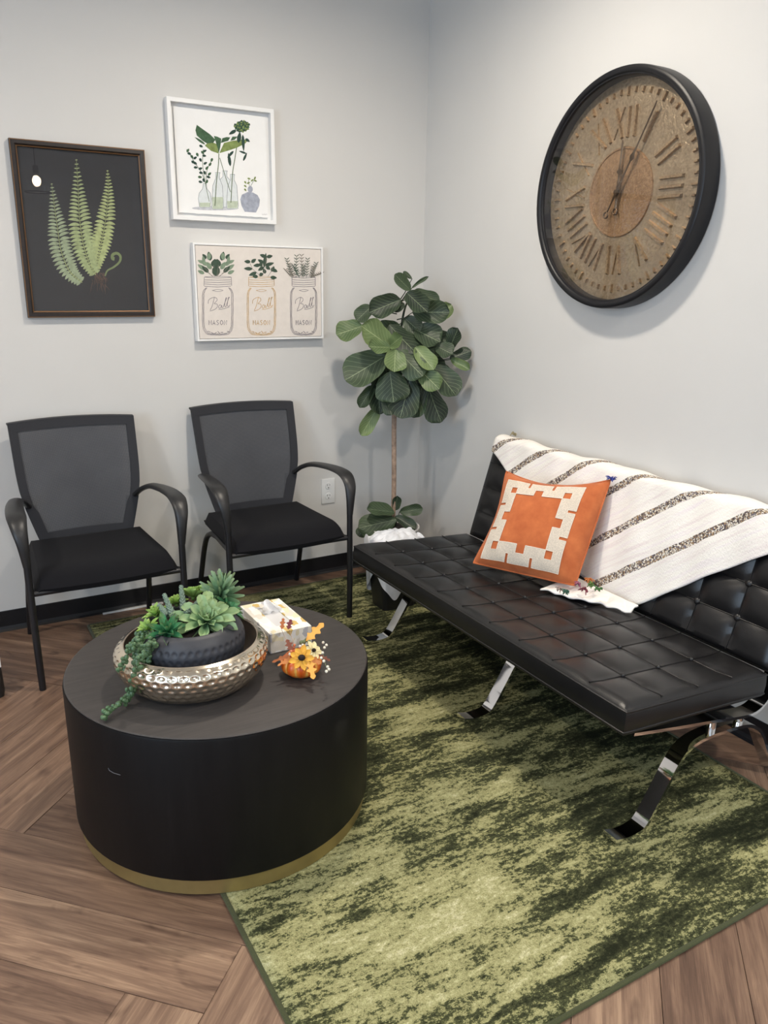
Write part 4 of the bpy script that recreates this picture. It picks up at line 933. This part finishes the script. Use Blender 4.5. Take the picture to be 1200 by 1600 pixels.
# ------------------------------------------------------------------ waste bin with liner
BN = Vector((-.458, -.535, RZ)); bin_ = thing('waste_bin', 'black waste bin with white liner bag beside the end of the sofa', 'bin', BN)
bb = MB(); w0, d0, w1, d1, hb_ = .165, .125, .222, .150, .285
def rrect(w, d, z, r=.02, n=5):
    out = []
    for sx, sy, a0 in ((1, 1, 0), (-1, 1, PI/2), (-1, -1, PI), (1, -1, 1.5*PI)):
        for k in range(n+1): a = a0+PI/2*k/n; out.append(Vector((sx*(w/2-r)+r*math.cos(a), sy*(d/2-r)+r*math.sin(a), z)))
    return out
def loft(mb, rings, cap0=True, cap1=False):
    n = len(rings[0]); mb.add([v for r in rings for v in r], [(i*n+k, i*n+(k+1) % n, (i+1)*n+(k+1) % n, (i+1)*n+k) for i in range(len(rings)-1) for k in range(n)]+([tuple(range(n))[::-1]] if cap0 else [])+([tuple((len(rings)-1)*n+k for k in range(n))] if cap1 else [])); return mb
loft(bb, [rrect(w0, d0, 0), rrect(w1, d1, hb_), rrect(w1+.008, d1+.008, hb_), rrect(w1+.008, d1+.008, hb_+.006), rrect(w1-.006, d1-.006, hb_+.006), rrect(w0-.006, d0-.006, .01)]).build('bucket', 'black_plastic', bin_)
M['bag'] = pm('white_plastic_bag', (.78, .79, .82), .35, var=.05, scale=30, bmp=.4, bscale=60, bdist=.004)
rr = random.Random(4); ph = [rr.uniform(0, 6) for _ in range(6)]
def bagring(w, d, z, amp, drop=0):
    r0_ = rrect(w, d, z, .03, 5); r0_.append(r0_[0]); L_ = [0]
    for a_, b_ in zip(r0_, r0_[1:]): L_.append(L_[-1]+(b_-a_).length)
    n = 96; r = []
    for k in range(n):
        q_ = L_[-1]*k/n; i_ = max(j for j in range(len(L_)-1) if L_[j] <= q_); r.append(r0_[i_].lerp(r0_[i_+1], (q_-L_[i_])/(L_[i_+1]-L_[i_]+1e-9)))
    for k, v in enumerate(r):
        a = 2*PI*k/n; q = amp*(math.sin(7*a+ph[0])+.6*math.sin(13*a+ph[1])); v.x *= 1+q; v.y *= 1+q; v.z += drop*(.5+.5*math.sin(3*a+ph[2]))+amp*.25*math.sin(9*a+ph[3])
    return r
loft(MB(), [bagring(w1*.78, d1*.7, .27, .05), bagring(w1*.93, d1*.92, hb_+.014, .03), bagring(w1+.012, d1+.012, hb_+.040, .04), bagring(w1+.024, d1+.024, hb_+.020, .02), bagring(w1+.016, d1+.018, hb_-.04, .015), bagring(w1+.004, d1+.014, hb_-.09, .02, -.03), bagring(w1-.004, d1+.010, hb_-.115, .03, -.11)], False).build('liner_bag', 'bag', bin_)
def puff(u, v):
    a = 2*PI*u; r = 1-v; return (.122*r*math.cos(a)*(1+.06*math.sin(5*a)), .080*r*math.sin(a)*(1+.08*math.sin(6*a)), hb_+.012+.052*(max(0, 1-r*r))**.45+.007*abs(math.sin(5*a+4*v))*(.3+r)+.004*math.sin(11*a-9*v))
MB().grid(puff, 72, 16).build('bag_top', 'bag', bin_, weld=True)
MB().tube(smooth_path([(-.128, -.03, hb_+.028), (-.146, -.045, hb_+.034), (-.150, -.06, hb_+.022), (-.138, -.062, hb_+.014)], 5), .007, 8).build('drawstring', pm('pink_drawstring', sr(228, 176, 172), .5), bin_)
# ------------------------------------------------------------------ hammered silver bowl
SB = Vector((-1.693, -1.607, TT)); sbowl = thing('hammered_bowl', 'wide hammered silver bowl on the coffee table', 'bowl', SB)
def lerp_prof(ks, n):
    return [tuple(q.to_2d()) for q in smooth_path([(a, b, 0) for a, b in ks], n)]
prof = lerp_prof([(.100, .0005), (.136, .005), (.166, .026), (.186, .058), (.192, .082), (.188, .100), (.178, .110), (.1665, .116)], 10)
def ham(a, z, r):
    rows = .0150; k = math.floor(z/rows); cnt = 46; u = (a/(2*PI)*cnt+.5*(k % 2)+.13*math.sin(k*7)) % 1-.5; w = (z/rows-k)-.5
    d = math.hypot(u*1.05, w*1.05); return -.0030*max(0, 1-(d/.46)**2)**1.2 if .012 < z < .112 else 0
M['silver'] = pm('hammered_silver', sr(228, 216, 196), .16, 1, var=.05)
mb = MB().lathe([(.0, .0006)]+prof, 460, fn=ham, cap=False); mb.build('outer_shell', 'silver', sbowl)
MB().lathe(list(reversed([(.0, .006), (.095, .007), (.132, .011), (.162, .032), (.181, .062), (.186, .084), (.183, .099), (.174, .108), (.1635, .1145), (.1645, .1165), (.1665, .116)])), 120, cap=False).build('inner_lining', pm('brushed_bronze_lining', sr(150, 136, 122), .45, .35), sbowl)
# ------------------------------------------------------------------ charcoal planter with succulents
PB = Vector((-1.695, -1.610, TT+.016)); plt = thing('succulent_planter', 'charcoal dimpled bowl of artificial succulents sitting in the silver bowl', 'planter', PB)
pprof = lerp_prof([(.080, 0), (.110, .010), (.128, .045), (.130, .070), (.1315, .072), (.1345, .085), (.1355, .105), (.131, .125), (.119, .143), (.108, .150)], 8)
def dim(a, z, r):
    out = 0
    for zc, sh in ((.096, 0), (.118, .5)):
        cnt = 44; u = (a/(2*PI)*cnt+sh) % 1-.5; d = math.hypot(u*1.6, (z-zc)/.0125); out -= .0026*max(0, 1-(d/.62)**2)
    return out
M['charcoal'] = pm('charcoal_ceramic', (.034, .036, .044), .5, var=.15, bmp=.1, bscale=300)
def resample(p, n):
    v = [Vector(q) for q in p]; L = [0]
    for a, b in zip(v, v[1:]): L.append(L[-1]+(b-a).length)
    out = []
    for i in range(n+1):
        s = L[-1]*i/n; k = max(j for j in range(len(L)) if L[j] <= s+1e-12); k = min(k, len(v)-2); t = (s-L[k])/(L[k+1]-L[k]+1e-12); out.append(tuple(v[k].lerp(v[k+1], t)))
    return out
MB().lathe([(.0, .0)]+resample(pprof, 70), 440, fn=dim, cap=False).build('pot', 'charcoal', plt)
MB().lathe([(.108, .150), (.105, .1505), (.100, .146), (.098, .130), (.0, .128)], 60, cap=False).build('rim_inside', 'charcoal', plt)
MB().lathe([(.0, .142), (.06, .141), (.101, .136), (.101, .130), (.0, .130)], 40).build('soil', 'soil', plt)
def succ_mat(name, c0, c1, tip):
    m, nt, bs = newmat(name); tc = N(nt, 'ShaderNodeUVMap'); sx = N(nt, 'ShaderNodeSeparateXYZ'); nt.links.new(tc.outputs[0], sx.inputs[0])
    n = noise(nt, mapping(nt, (1, 1, 1), rnd=True), 4, 2); s = math_(nt, 'ADD', math_(nt, 'MULTIPLY', sx.outputs[0], .6), math_(nt, 'MULTIPLY', n, .5))
    r = ramp(nt, s, [(.2, c0), (.6, c1), (.95, tip)]); nt.links.new(r.outputs[0], bs.inputs['Base Color']); bs.inputs['Roughness'].default_value = .5; bs.inputs['Subsurface Weight'].default_value = 0; return m
M['succ1'] = succ_mat('succulent_pale', sr(86, 132, 104), sr(142, 172, 124), sr(180, 198, 148)); M['succ2'] = succ_mat('succulent_spiky', sr(58, 96, 76), sr(108, 142, 104), sr(160, 178, 132))
M['succ3'] = succ_mat('succulent_lime', sr(86, 130, 60), sr(146, 180, 90), sr(170, 196, 110)); M['succ4'] = succ_mat('succulent_grey', sr(70, 88, 74), sr(122, 142, 126), sr(160, 176, 160)); M['succ5'] = succ_mat('succulent_teal', sr(34, 96, 66), sr(72, 140, 92), sr(130, 140, 90))
ROUND = [(0, .30), (.2, .42), (.45, .72), (.7, 1.0), (.85, .92), (.95, .55), (1, .12)]; SPIKE = [(0, .8), (.2, 1), (.5, .8), (.8, .42), (1, .04)]; OVAL = [(0, .35), (.25, .85), (.5, 1.0), (.75, .75), (.92, .35), (1, .06)]
SM = {'round': leaf_mesh('succulent_leaf', ROUND, -.10, .25, .0, 'succ1', 8, 4), 'spike': leaf_mesh('succulent_leaf', SPIKE, .05, .3, 0, 'succ2', 6, 2), 'oval3': leaf_mesh('succulent_leaf', OVAL, -.06, .25, .02, 'succ3', 6, 4), 'oval5': leaf_mesh('succulent_leaf', OVAL, .12, .25, 0, 'succ5', 7, 4), 'round3': leaf_mesh('succulent_leaf', ROUND, -.12, .3, 0, 'succ3', 7, 4)}
def rosette(name, c, axis, layers, mesh, label=None):
    """layers: (count, length, width, elevation deg, phase)"""
    axis = Vector(axis).normalized(); q = axis.to_track_quat('Z', 'Y'); e = bpy.data.objects.new(name, None)
    core = MB().sphere(c, .006, 8, 6).build(name, mesh_core[mesh], plt, PB)
    if label: core['label'] = label
    for cnt, L, w, el, ph_ in layers:
        for k in range(cnt):
            a = 2*PI*k/cnt+ph_+rr.uniform(-.12, .12); ee = math.radians(el+rr.uniform(-7, 7)); d = q @ Vector((math.cos(a)*math.cos(ee), math.sin(a)*math.cos(ee), math.sin(ee))); up = q @ Vector((-math.cos(a)*math.sin(ee), -math.sin(a)*math.sin(ee), math.cos(ee)))
            ll = L*rr.uniform(.88, 1.1); lo = place_leaf(SM[mesh], c+d*.004, c+d*ll, w*rr.uniform(.9, 1.1), up, core, PB, 'leaf')
    return core
mesh_core = {'round': 'succ1', 'spike': 'succ2', 'oval3': 'succ3', 'oval5': 'succ5', 'round3': 'succ3'}
Zs = TT+.175
rosette('rosette', onz(322, 972, Zs-.006), (-.06, -.55, 1), [(9, .084, .027, -2, 0), (9, .074, .026, 18, .3), (8, .060, .025, 38, .1), (7, .045, .022, 58, .5), (4, .030, .018, 78, .2)], 'round', 'large pale green rosette')
rosette('rosette', onz(344, 938, Zs+.01), (.25, .1, 1), [(12, .062, .007, 18, 0), (13, .072, .007, 40, .2), (12, .078, .0065, 60, .4), (7, .078, .006, 78, 0)], 'spike', 'spiky green rosette')
rosette('rosette', onz(356, 952, Zs-.006), (.5, -.3, .8), [(7, .050, .018, 10, 0), (6, .042, .017, 40, .4)], 'oval5')
rosette('rosette', onz(262, 990, Zs-.014), (-.2, -.5, 1), [(7, .058, .017, 20, .2), (6, .052, .016, 48, 0), (4, .045, .014, 72, 0)], 'oval5', 'dark green rosette with tan tips')
rosette('rosette', onz(245, 962, Zs), (-.3, .1, 1), [(9, .036, .016, 15, 0), (8, .034, .015, 45, .3), (5, .028, .013, 72, 0)], 'oval3', 'frilly lime rosette')
rosette('rosette', onz(276, 945, Zs+.008), (0, .2, 1), [(9, .034, .017, 20, 0), (8, .030, .016, 50, .3), (5, .026, .013, 75, 0)], 'oval3')
rosette('rosette', onz(302, 935, Zs+.008), (.1, .3, 1), [(7, .040, .026, 30, 0), (6, .034, .024, 58, .4)], 'round3')
rosette('rosette', onz(322, 930, Zs+.012), (.2, .3, 1), [(6, .038, .026, 35, 0), (5, .032, .022, 62, .4)], 'round3')
rosette('rosette', onz(232, 985, Zs-.012), (-.6, -.2, 1), [(8, .036, .014, 12, 0), (7, .032, .013, 45, .3)], 'oval3')
def donkey(px0, py0, z0_, px1, py1, z1_):     # grey-green stacked-leaf spike
    a, b = onz(px0, py0, z0_), onz(px1, py1, z1_); ax = (b-a); n = 15; mb = MB(); q = ax.normalized().to_track_quat('Z', 'Y')
    for i in range(n):
        t = i/(n-1); c = a+ax*t; rad = .0085*(1-.45*t)
        for k in range(6):
            an = 2*PI*k/6+i*.52; d = q @ Vector((math.cos(an), math.sin(an), .35)); mb.sphere(c+d*rad*.7, .0042*(1-.3*t), 6, 4, (1, 1, .8))
    mb.tube([a, b], .004, 6); s = mb.build('stacked_leaf_spike', 'succ4', plt, PB)
M['succ4'] = pm('succulent_grey_green', sr(108, 128, 114), .55, var=.35, scale=160)
donkey(272, 966, Zs+.012, 257, 930, Zs+.040); donkey(287, 955, Zs+.012, 283, 917, Zs+.042); donkey(290, 960, Zs+.018, 328, 924, Zs+.040); donkey(262, 962, Zs+.010, 249, 946, Zs+.026)
# string-of-pearls trailing over the rim to the table
M['pearl'] = pm('string_of_pearls', sr(78, 106, 72), .42, var=.35, scale=120)
def strand(pts, seed, n, spread):
    r = random.Random(seed); path = smooth_path(pts, 10); mb = MB(); m = len(path)-1
    mb.tube(path, .0012, 5)
    for i in range(n):
        t = i/n*m; k = int(t); p = path[k].lerp(path[min(k+1, m)], t-k); d = Vector((r.uniform(-1, 1), r.uniform(-1, .6), r.uniform(-.3, 1))).normalized()
        s = r.uniform(.0046, .0064); c = p+d*spread*r.uniform(.5, 1)
        mb.sphere(c, s, 7, 5, (1, .85, 1.25) if i % 2 else (1.2, .9, .95))
    o = mb.build('pearl_strand', 'pearl', plt, PB); o['kind'] = 'stuff'; return o
rr = random.Random(33)
st0 = [(240, 985), (232, 992), (225, 985), (218, 996), (236, 1000), (212, 1004), (228, 1010), (244, 1006)]
for i, (sx_, sy_) in enumerate(st0):
    ex, ey, ez = [(195, 1045, TT+.06), (205, 1062, TT+.05), (198, 1030, TT+.075), (218, 1058, TT+.06), (232, 1050, TT+.075), (188, 1058, TT+.05), (212, 1070, TT+.04), (226, 1040, TT+.08)][i]
    a, b = onz(sx_, sy_, Zs-.008), onz(ex, ey, ez)
    strand([a, onz((sx_*2+ex)/3-3, (sy_*2+ey)/3-4, TT+.150), onz((sx_+ex*2)/3-4, (sy_+ey*2)/3, TT+.112), b], 40+i, 22, .010)
strand([onz(230, 1030, TT+.11), onz(216, 1060, TT+.075), onz(205, 1082, TT+.030), onz(190, 1098, TT+.020), onz(172, 1108, TT+.016), onz(157, 1122, TT+.014)], 61, 46, .008)
strand([onz(222, 1035, TT+.11), onz(208, 1065, TT+.070), onz(200, 1085, TT+.028), onz(196, 1096, TT+.014)], 62, 24, .009)
# ------------------------------------------------------------------ tissue box
Zt = TT+.0575; q = [onz(*a, Zt) for a in ((378.5, 946), (439, 934.5), (483, 978), (419, 993))]
tc_ = sum(q, Vector((0, 0, 0)))/4; ax = ((q[1]-q[0])+(q[2]-q[3])).normalized(); wd, ln = ((q[1]-q[0]).length+(q[2]-q[3]).length)/2, ((q[3]-q[0]).length+(q[2]-q[1]).length)/2
tis = thing('tissue_box', 'white tissue box with gold and grey triangle print on the coffee table', 'tissue box', (tc_.x, tc_.y, TT), math.atan2(ax.y, ax.x))
def tri_mat():
    m, nt, bs = newmat('triangle_print_card'); v = mapping(nt, (1, 1, 1.0)); vo = N(nt, 'ShaderNodeTexVoronoi', Scale=40.0, distance='CHEBYCHEV'); nt.links.new(mapping(nt, (1.6, .8, 1)), vo.inputs['Vector'])
    s = N(nt, 'ShaderNodeSeparateColor'); nt.links.new(vo.outputs['Color'], s.inputs[0])
    r = ramp(nt, s.outputs[0], [(0, sr(240, 238, 230)), (.28, sr(222, 216, 204)), (.45, sr(242, 241, 238)), (.60, sr(188, 188, 192)), (.70, sr(206, 176, 104)), (.80, sr(246, 245, 240)), (.90, sr(232, 222, 190))]); r.color_ramp.interpolation = 'CONSTANT'
    nt.links.new(r.outputs[0], bs.inputs['Base Color']); bs.inputs['Roughness'].default_value = .45; return m
M['tri'] = tri_mat()
hw_, hl_, hh_ = wd/2, ln/2, Zt-TT
bx = MB(); sx_, sy_ = hw_*.42, hl_*.62
sl = [(-sx_, -sy_), (sx_, -sy_), (sx_, sy_), (-sx_, sy_)]; oc = [(-hw_, -hl_), (hw_, -hl_), (hw_, hl_), (-hw_, hl_)]
vs = [(x, y, .0005) for x, y in oc]+[(x, y, hh_) for x, y in oc]+[(x, y, hh_) for x, y in sl]+[(x, y, hh_-.004) for x, y in sl]
bx.add(vs, [(3, 2, 1, 0)]+[(i, (i+1) % 4, 4+(i+1) % 4, 4+i) for i in range(4)]+[(4+i, 4+(i+1) % 4, 8+(i+1) % 4, 8+i) for i in range(4)]+[(8+i, 8+(i+1) % 4, 12+(i+1) % 4, 12+i) for i in range(4)])
bx.build('carton', 'tri', tis, smooth=False)
MB().box((-sx_, -sy_, hh_-.006), (sx_, sy_, hh_-.004)).build('film_window', pm('clear_film_over_tissue', (.66, .66, .67), .12, var=.05), tis, smooth=False)
M['tissue'] = pm('white_tissue', (.86, .86, .87), .9, var=.02)
def tiss(u, v):
    s = 2*u-1; return (s*.030*(1-.25*v)+.006*math.sin(5*v), .030+.014*math.sin(4*s+2*v)*(.3+v)+.010*v, hh_-.004+.034*v*(1-.25*s*s)+.004*math.sin(7*s))
solidify(MB().grid(tiss, 16, 10).build('tissue', 'tissue', tis), .0012, 0)
# ------------------------------------------------------------------ pumpkin decoration
PK = Vector((-1.437, -1.712, TT)); pk = thing('pumpkin_decoration', 'small orange pumpkin topped with sunflower and autumn leaves on the coffee table', 'pumpkin', PK)
def pump_mat():
    m, nt, bs = newmat('striped_pumpkin'); tcn = N(nt, 'ShaderNodeUVMap'); sx = N(nt, 'ShaderNodeSeparateXYZ'); nt.links.new(tcn.outputs[0], sx.inputs[0])
    f = math_(nt, 'PINGPONG', math_(nt, 'MULTIPLY', sx.outputs[0], 11.0), .5); n = noise(nt, mapping(nt, (1, 1, 1)), 60, 3); f = math_(nt, 'ADD', f, math_(nt, 'MULTIPLY', math_(nt, 'SUBTRACT', n, .5), .2))
    r = ramp(nt, f, [(.03, sr(232, 178, 88)), (.12, sr(222, 124, 40)), (.45, sr(196, 78, 18))]); nt.links.new(r.outputs[0], bs.inputs['Base Color']); bs.inputs['Roughness'].default_value = .35; return m
n_ = 88; pr = [(.0, .006), (.018, .001), (.036, .004), (.0515, .017), (.0555, .030), (.052, .044), (.038, .056), (.018, .058), (.006, .052), (.0, .051)]; pr = resample(pr, 26)
mb = MB(); uvp = []
for i, (r_, z_) in enumerate(pr):
    for k in range(n_+1):
        a = 2*PI*k/n_; mb.v.append(Vector((r_*(1-.085*(1-abs(math.sin(11*a/2))**.6))*math.cos(a), r_*(1-.085*(1-abs(math.sin(11*a/2))**.6))*math.sin(a), z_))); uvp.append((k/n_, i/26))
mb.f = [(i*(n_+1)+k, i*(n_+1)+k+1, (i+1)*(n_+1)+k+1, (i+1)*(n_+1)+k) for i in range(26) for k in range(n_)]
po = mb.build('pumpkin', pump_mat(), pk); ul = po.data.uv_layers.new(name='UVMap')
for lp_ in po.data.loops: ul.data[lp_.index].uv = uvp[lp_.vertex_index]
M['petal'] = pm('sunflower_petal', sr(226, 168, 56), .6, var=.2, scale=90); M['petal_cream'] = pm('cream_petal', sr(226, 214, 166), .6, var=.12); M['seed'] = pm('sunflower_centre', sr(32, 20, 14), .9, bmp=1, bscale=400)
PET = leaf_mesh('petal', [(0, .5), (.3, .9), (.6, 1), (.85, .6), (1, .06)], .08, .2, .0, 'petal', 6, 3); PETC = leaf_mesh('petal', [(0, .5), (.3, .9), (.6, 1), (.85, .6), (1, .06)], .08, .2, .0, 'petal_cream', 6, 3)
def pkp(px, py, z): return onz(px, py, TT+z)
def flower(c, axis, n, L, w, me, rc_):
    axis = Vector(axis).normalized(); qq = axis.to_track_quat('Z', 'Y'); ctr = MB().sphere(c+axis*rc_*.75, rc_, 12, 8, (1, 1, .8)).build('flower', 'seed', pk, PK)
    for k in range(n):
        a = 2*PI*k/n+rr.uniform(-.15, .15); d = qq @ Vector((math.cos(a), math.sin(a), .12)); place_leaf(me, c+d*rc_*.6, c+d*L*rr.uniform(.9, 1.15), w, qq @ Vector((0, 0, 1)), ctr, PK, 'petal')
vd = (CAM-PK).normalized()
flower(pkp(472, 1028, .068), vd+Vector((-.2, 0, .15)), 9, .031, .016, PET, .0095); flower(pkp(489, 1017, .068), vd+Vector((.6, .2, .2)), 8, .026, .015, PETC, .006)
LOBE = [(0, .06), (.10, .30), (.22, .55), (.30, .95), (.36, .45), (.46, .40), (.54, .90), (.60, .95), (.66, .40), (.78, .36), (.86, .55), (.94, .35), (1, .05)]
def lobed(name, col): return leaf_mesh('autumn_leaf', LOBE, .1, .05, .02, pm(name, col, .65, var=.3, scale=90), 24, 2)
OAK, RUST, WINE, BRN, TAN = lobed('oak_gold', sr(220, 160, 74)), lobed('leaf_rust', sr(160, 92, 48)), lobed('leaf_wine', sr(104, 34, 44)), lobed('leaf_brown', sr(110, 58, 40)), lobed('leaf_tan', sr(190, 120, 62))
for me, b, t_, w, zb, zt in ((OAK, (478, 1002), (506, 972), .040, .062, .092), (OAK, (483, 1030), (490, 1060), .036, .058, .030), (TAN, (478, 1026), (502, 1036), .030, .060, .050), (RUST, (440, 984), (443, 964), .022, .090, .100), (WINE, (450, 984), (455, 966), .026, .090, .098), (BRN, (456, 1018), (448, 998), .030, .060, .078), (RUST, (458, 1022), (425, 1034), .020, .056, .045), (TAN, (452, 1028), (434, 1040), .016, .052, .044), (BRN, (498, 1024), (516, 1032), .018, .058, .050), (TAN, (466, 1024), (444, 1036), .026, .055, .046)):
    place_leaf(me, pkp(*b, zb+.007), pkp(*t_, zt+.007), w*.78, vd+Vector((0, 0, .4)), pk, PK, 'autumn_leaf')
for a, b in (((440, 984), (455, 1018)), ((452, 984), (462, 1016)), ((478, 1002), (472, 1014))): MB().tube([pkp(*a, .088 if a[1] < 1000 else .062), pkp(*b, .058)], .0008, 5).build('twig', 'bark', pk, PK)
M['berry'] = pm('coral_berry', sr(214, 132, 96), .4, var=.25, scale=200); M['berry_w'] = pm('white_berry', sr(226, 220, 204), .5); M['sprig_green'] = pm('sprig_green', sr(104, 116, 80), .6, var=.3)
for px, py, mt in ((458, 1012, 'berry'), (455, 1018, 'berry'), (462, 1016, 'berry'), (460, 1008, 'berry'), (453, 1022, 'berry_w'), (464, 1020, 'berry_w'), (469, 1010, 'berry_w'), (473, 1008, 'berry_w'), (505, 1004, 'berry_w'), (510, 1008, 'berry_w'), (507, 1012, 'berry_w'), (504, 1020, 'berry_w'), (506, 1033, 'berry_w'), (512, 1042, 'berry_w'), (510, 1049, 'berry_w'), (514, 1046, 'berry_w'), (502, 1028, 'berry_w'), (479, 1000, 'sprig_green'), (475, 1003, 'sprig_green'), (483, 1003, 'sprig_green'), (471, 1004, 'sprig_green')):
    MB().sphere(pkp(px, py, .068), .0040 if mt != 'sprig_green' else .006, 8, 6).build('berry' if mt != 'sprig_green' else 'leaf_bud', mt, pk, PK)
MB().tube(smooth_path([pkp(494, 1012, .058), pkp(504, 1020, .060), pkp(508, 1036, .058), pkp(512, 1047, .058)], 4), .0007, 5).build('twig', 'sprig_green', pk, PK)
# ------------------------------------------------------------------ stand cut by the left picture edge
e0 = onz(7, 1084, .003); sd_ = thing('floor_stand', 'black-footed white stand cut off at the left edge of the photo', 'stand', (e0.x-.125, e0.y+.02, 0))
MB().tube([(.105, -.02, .0), (.105, -.02, .02), (.103, -.02, .118)], [.020, .0235, .0225], 20).build('foot', 'black_plastic', sd_)
MB().tube([(-.105, -.02, .0), (-.105, -.02, .02), (-.103, -.02, .118)], [.020, .0235, .0225], 20).build('foot', 'black_plastic', sd_)
MB().box((-.124, -.045, .118), (.1255, .02, .175), .003).build('panel', 'white_paint', sd_)
# ------------------------------------------------------------------ pendant lamp behind the camera (seen in the fern picture's glass)
pl = thing('pendant_lamp', 'bell-shaped glass pendant lamp mirrored in the fern picture glass', 'lamp', (-1.215, -4.0, 2.10))
MB().tube([(0, 0, .19), (0, 0, CEIL-2.10)], .004, 8).build('cord', 'black_metal', pl)
MB().lathe([(.0, CEIL-2.10-.02), (.055, CEIL-2.10-.02), (.06, CEIL-2.10-.001), (.0, CEIL-2.10-.001)], 32).build('canopy', 'black_metal', pl)
MB().lathe([(.022, .145), (.022, .20), (.008, .205)], 24).build('socket', 'black_metal', pl)
MB().lathe([(.024, .145), (.05, .135), (.075, .105), (.09, .06), (.098, .0)], 40, cap=False).build('glass_shade', glass_mat('pendant_glass', 1.5), pl)
MB().tube([(.098*math.cos(k*PI/20), .098*math.sin(k*PI/20), 0) for k in range(41)], .004, 8, caps=False).build('shade_rim', 'black_metal', pl)
MB().sphere((0, 0, .085), .034, 16, 12, (1, 1, 1.25)).build('bulb', emit('warm_bulb', (1, .80, .55), 30), pl)
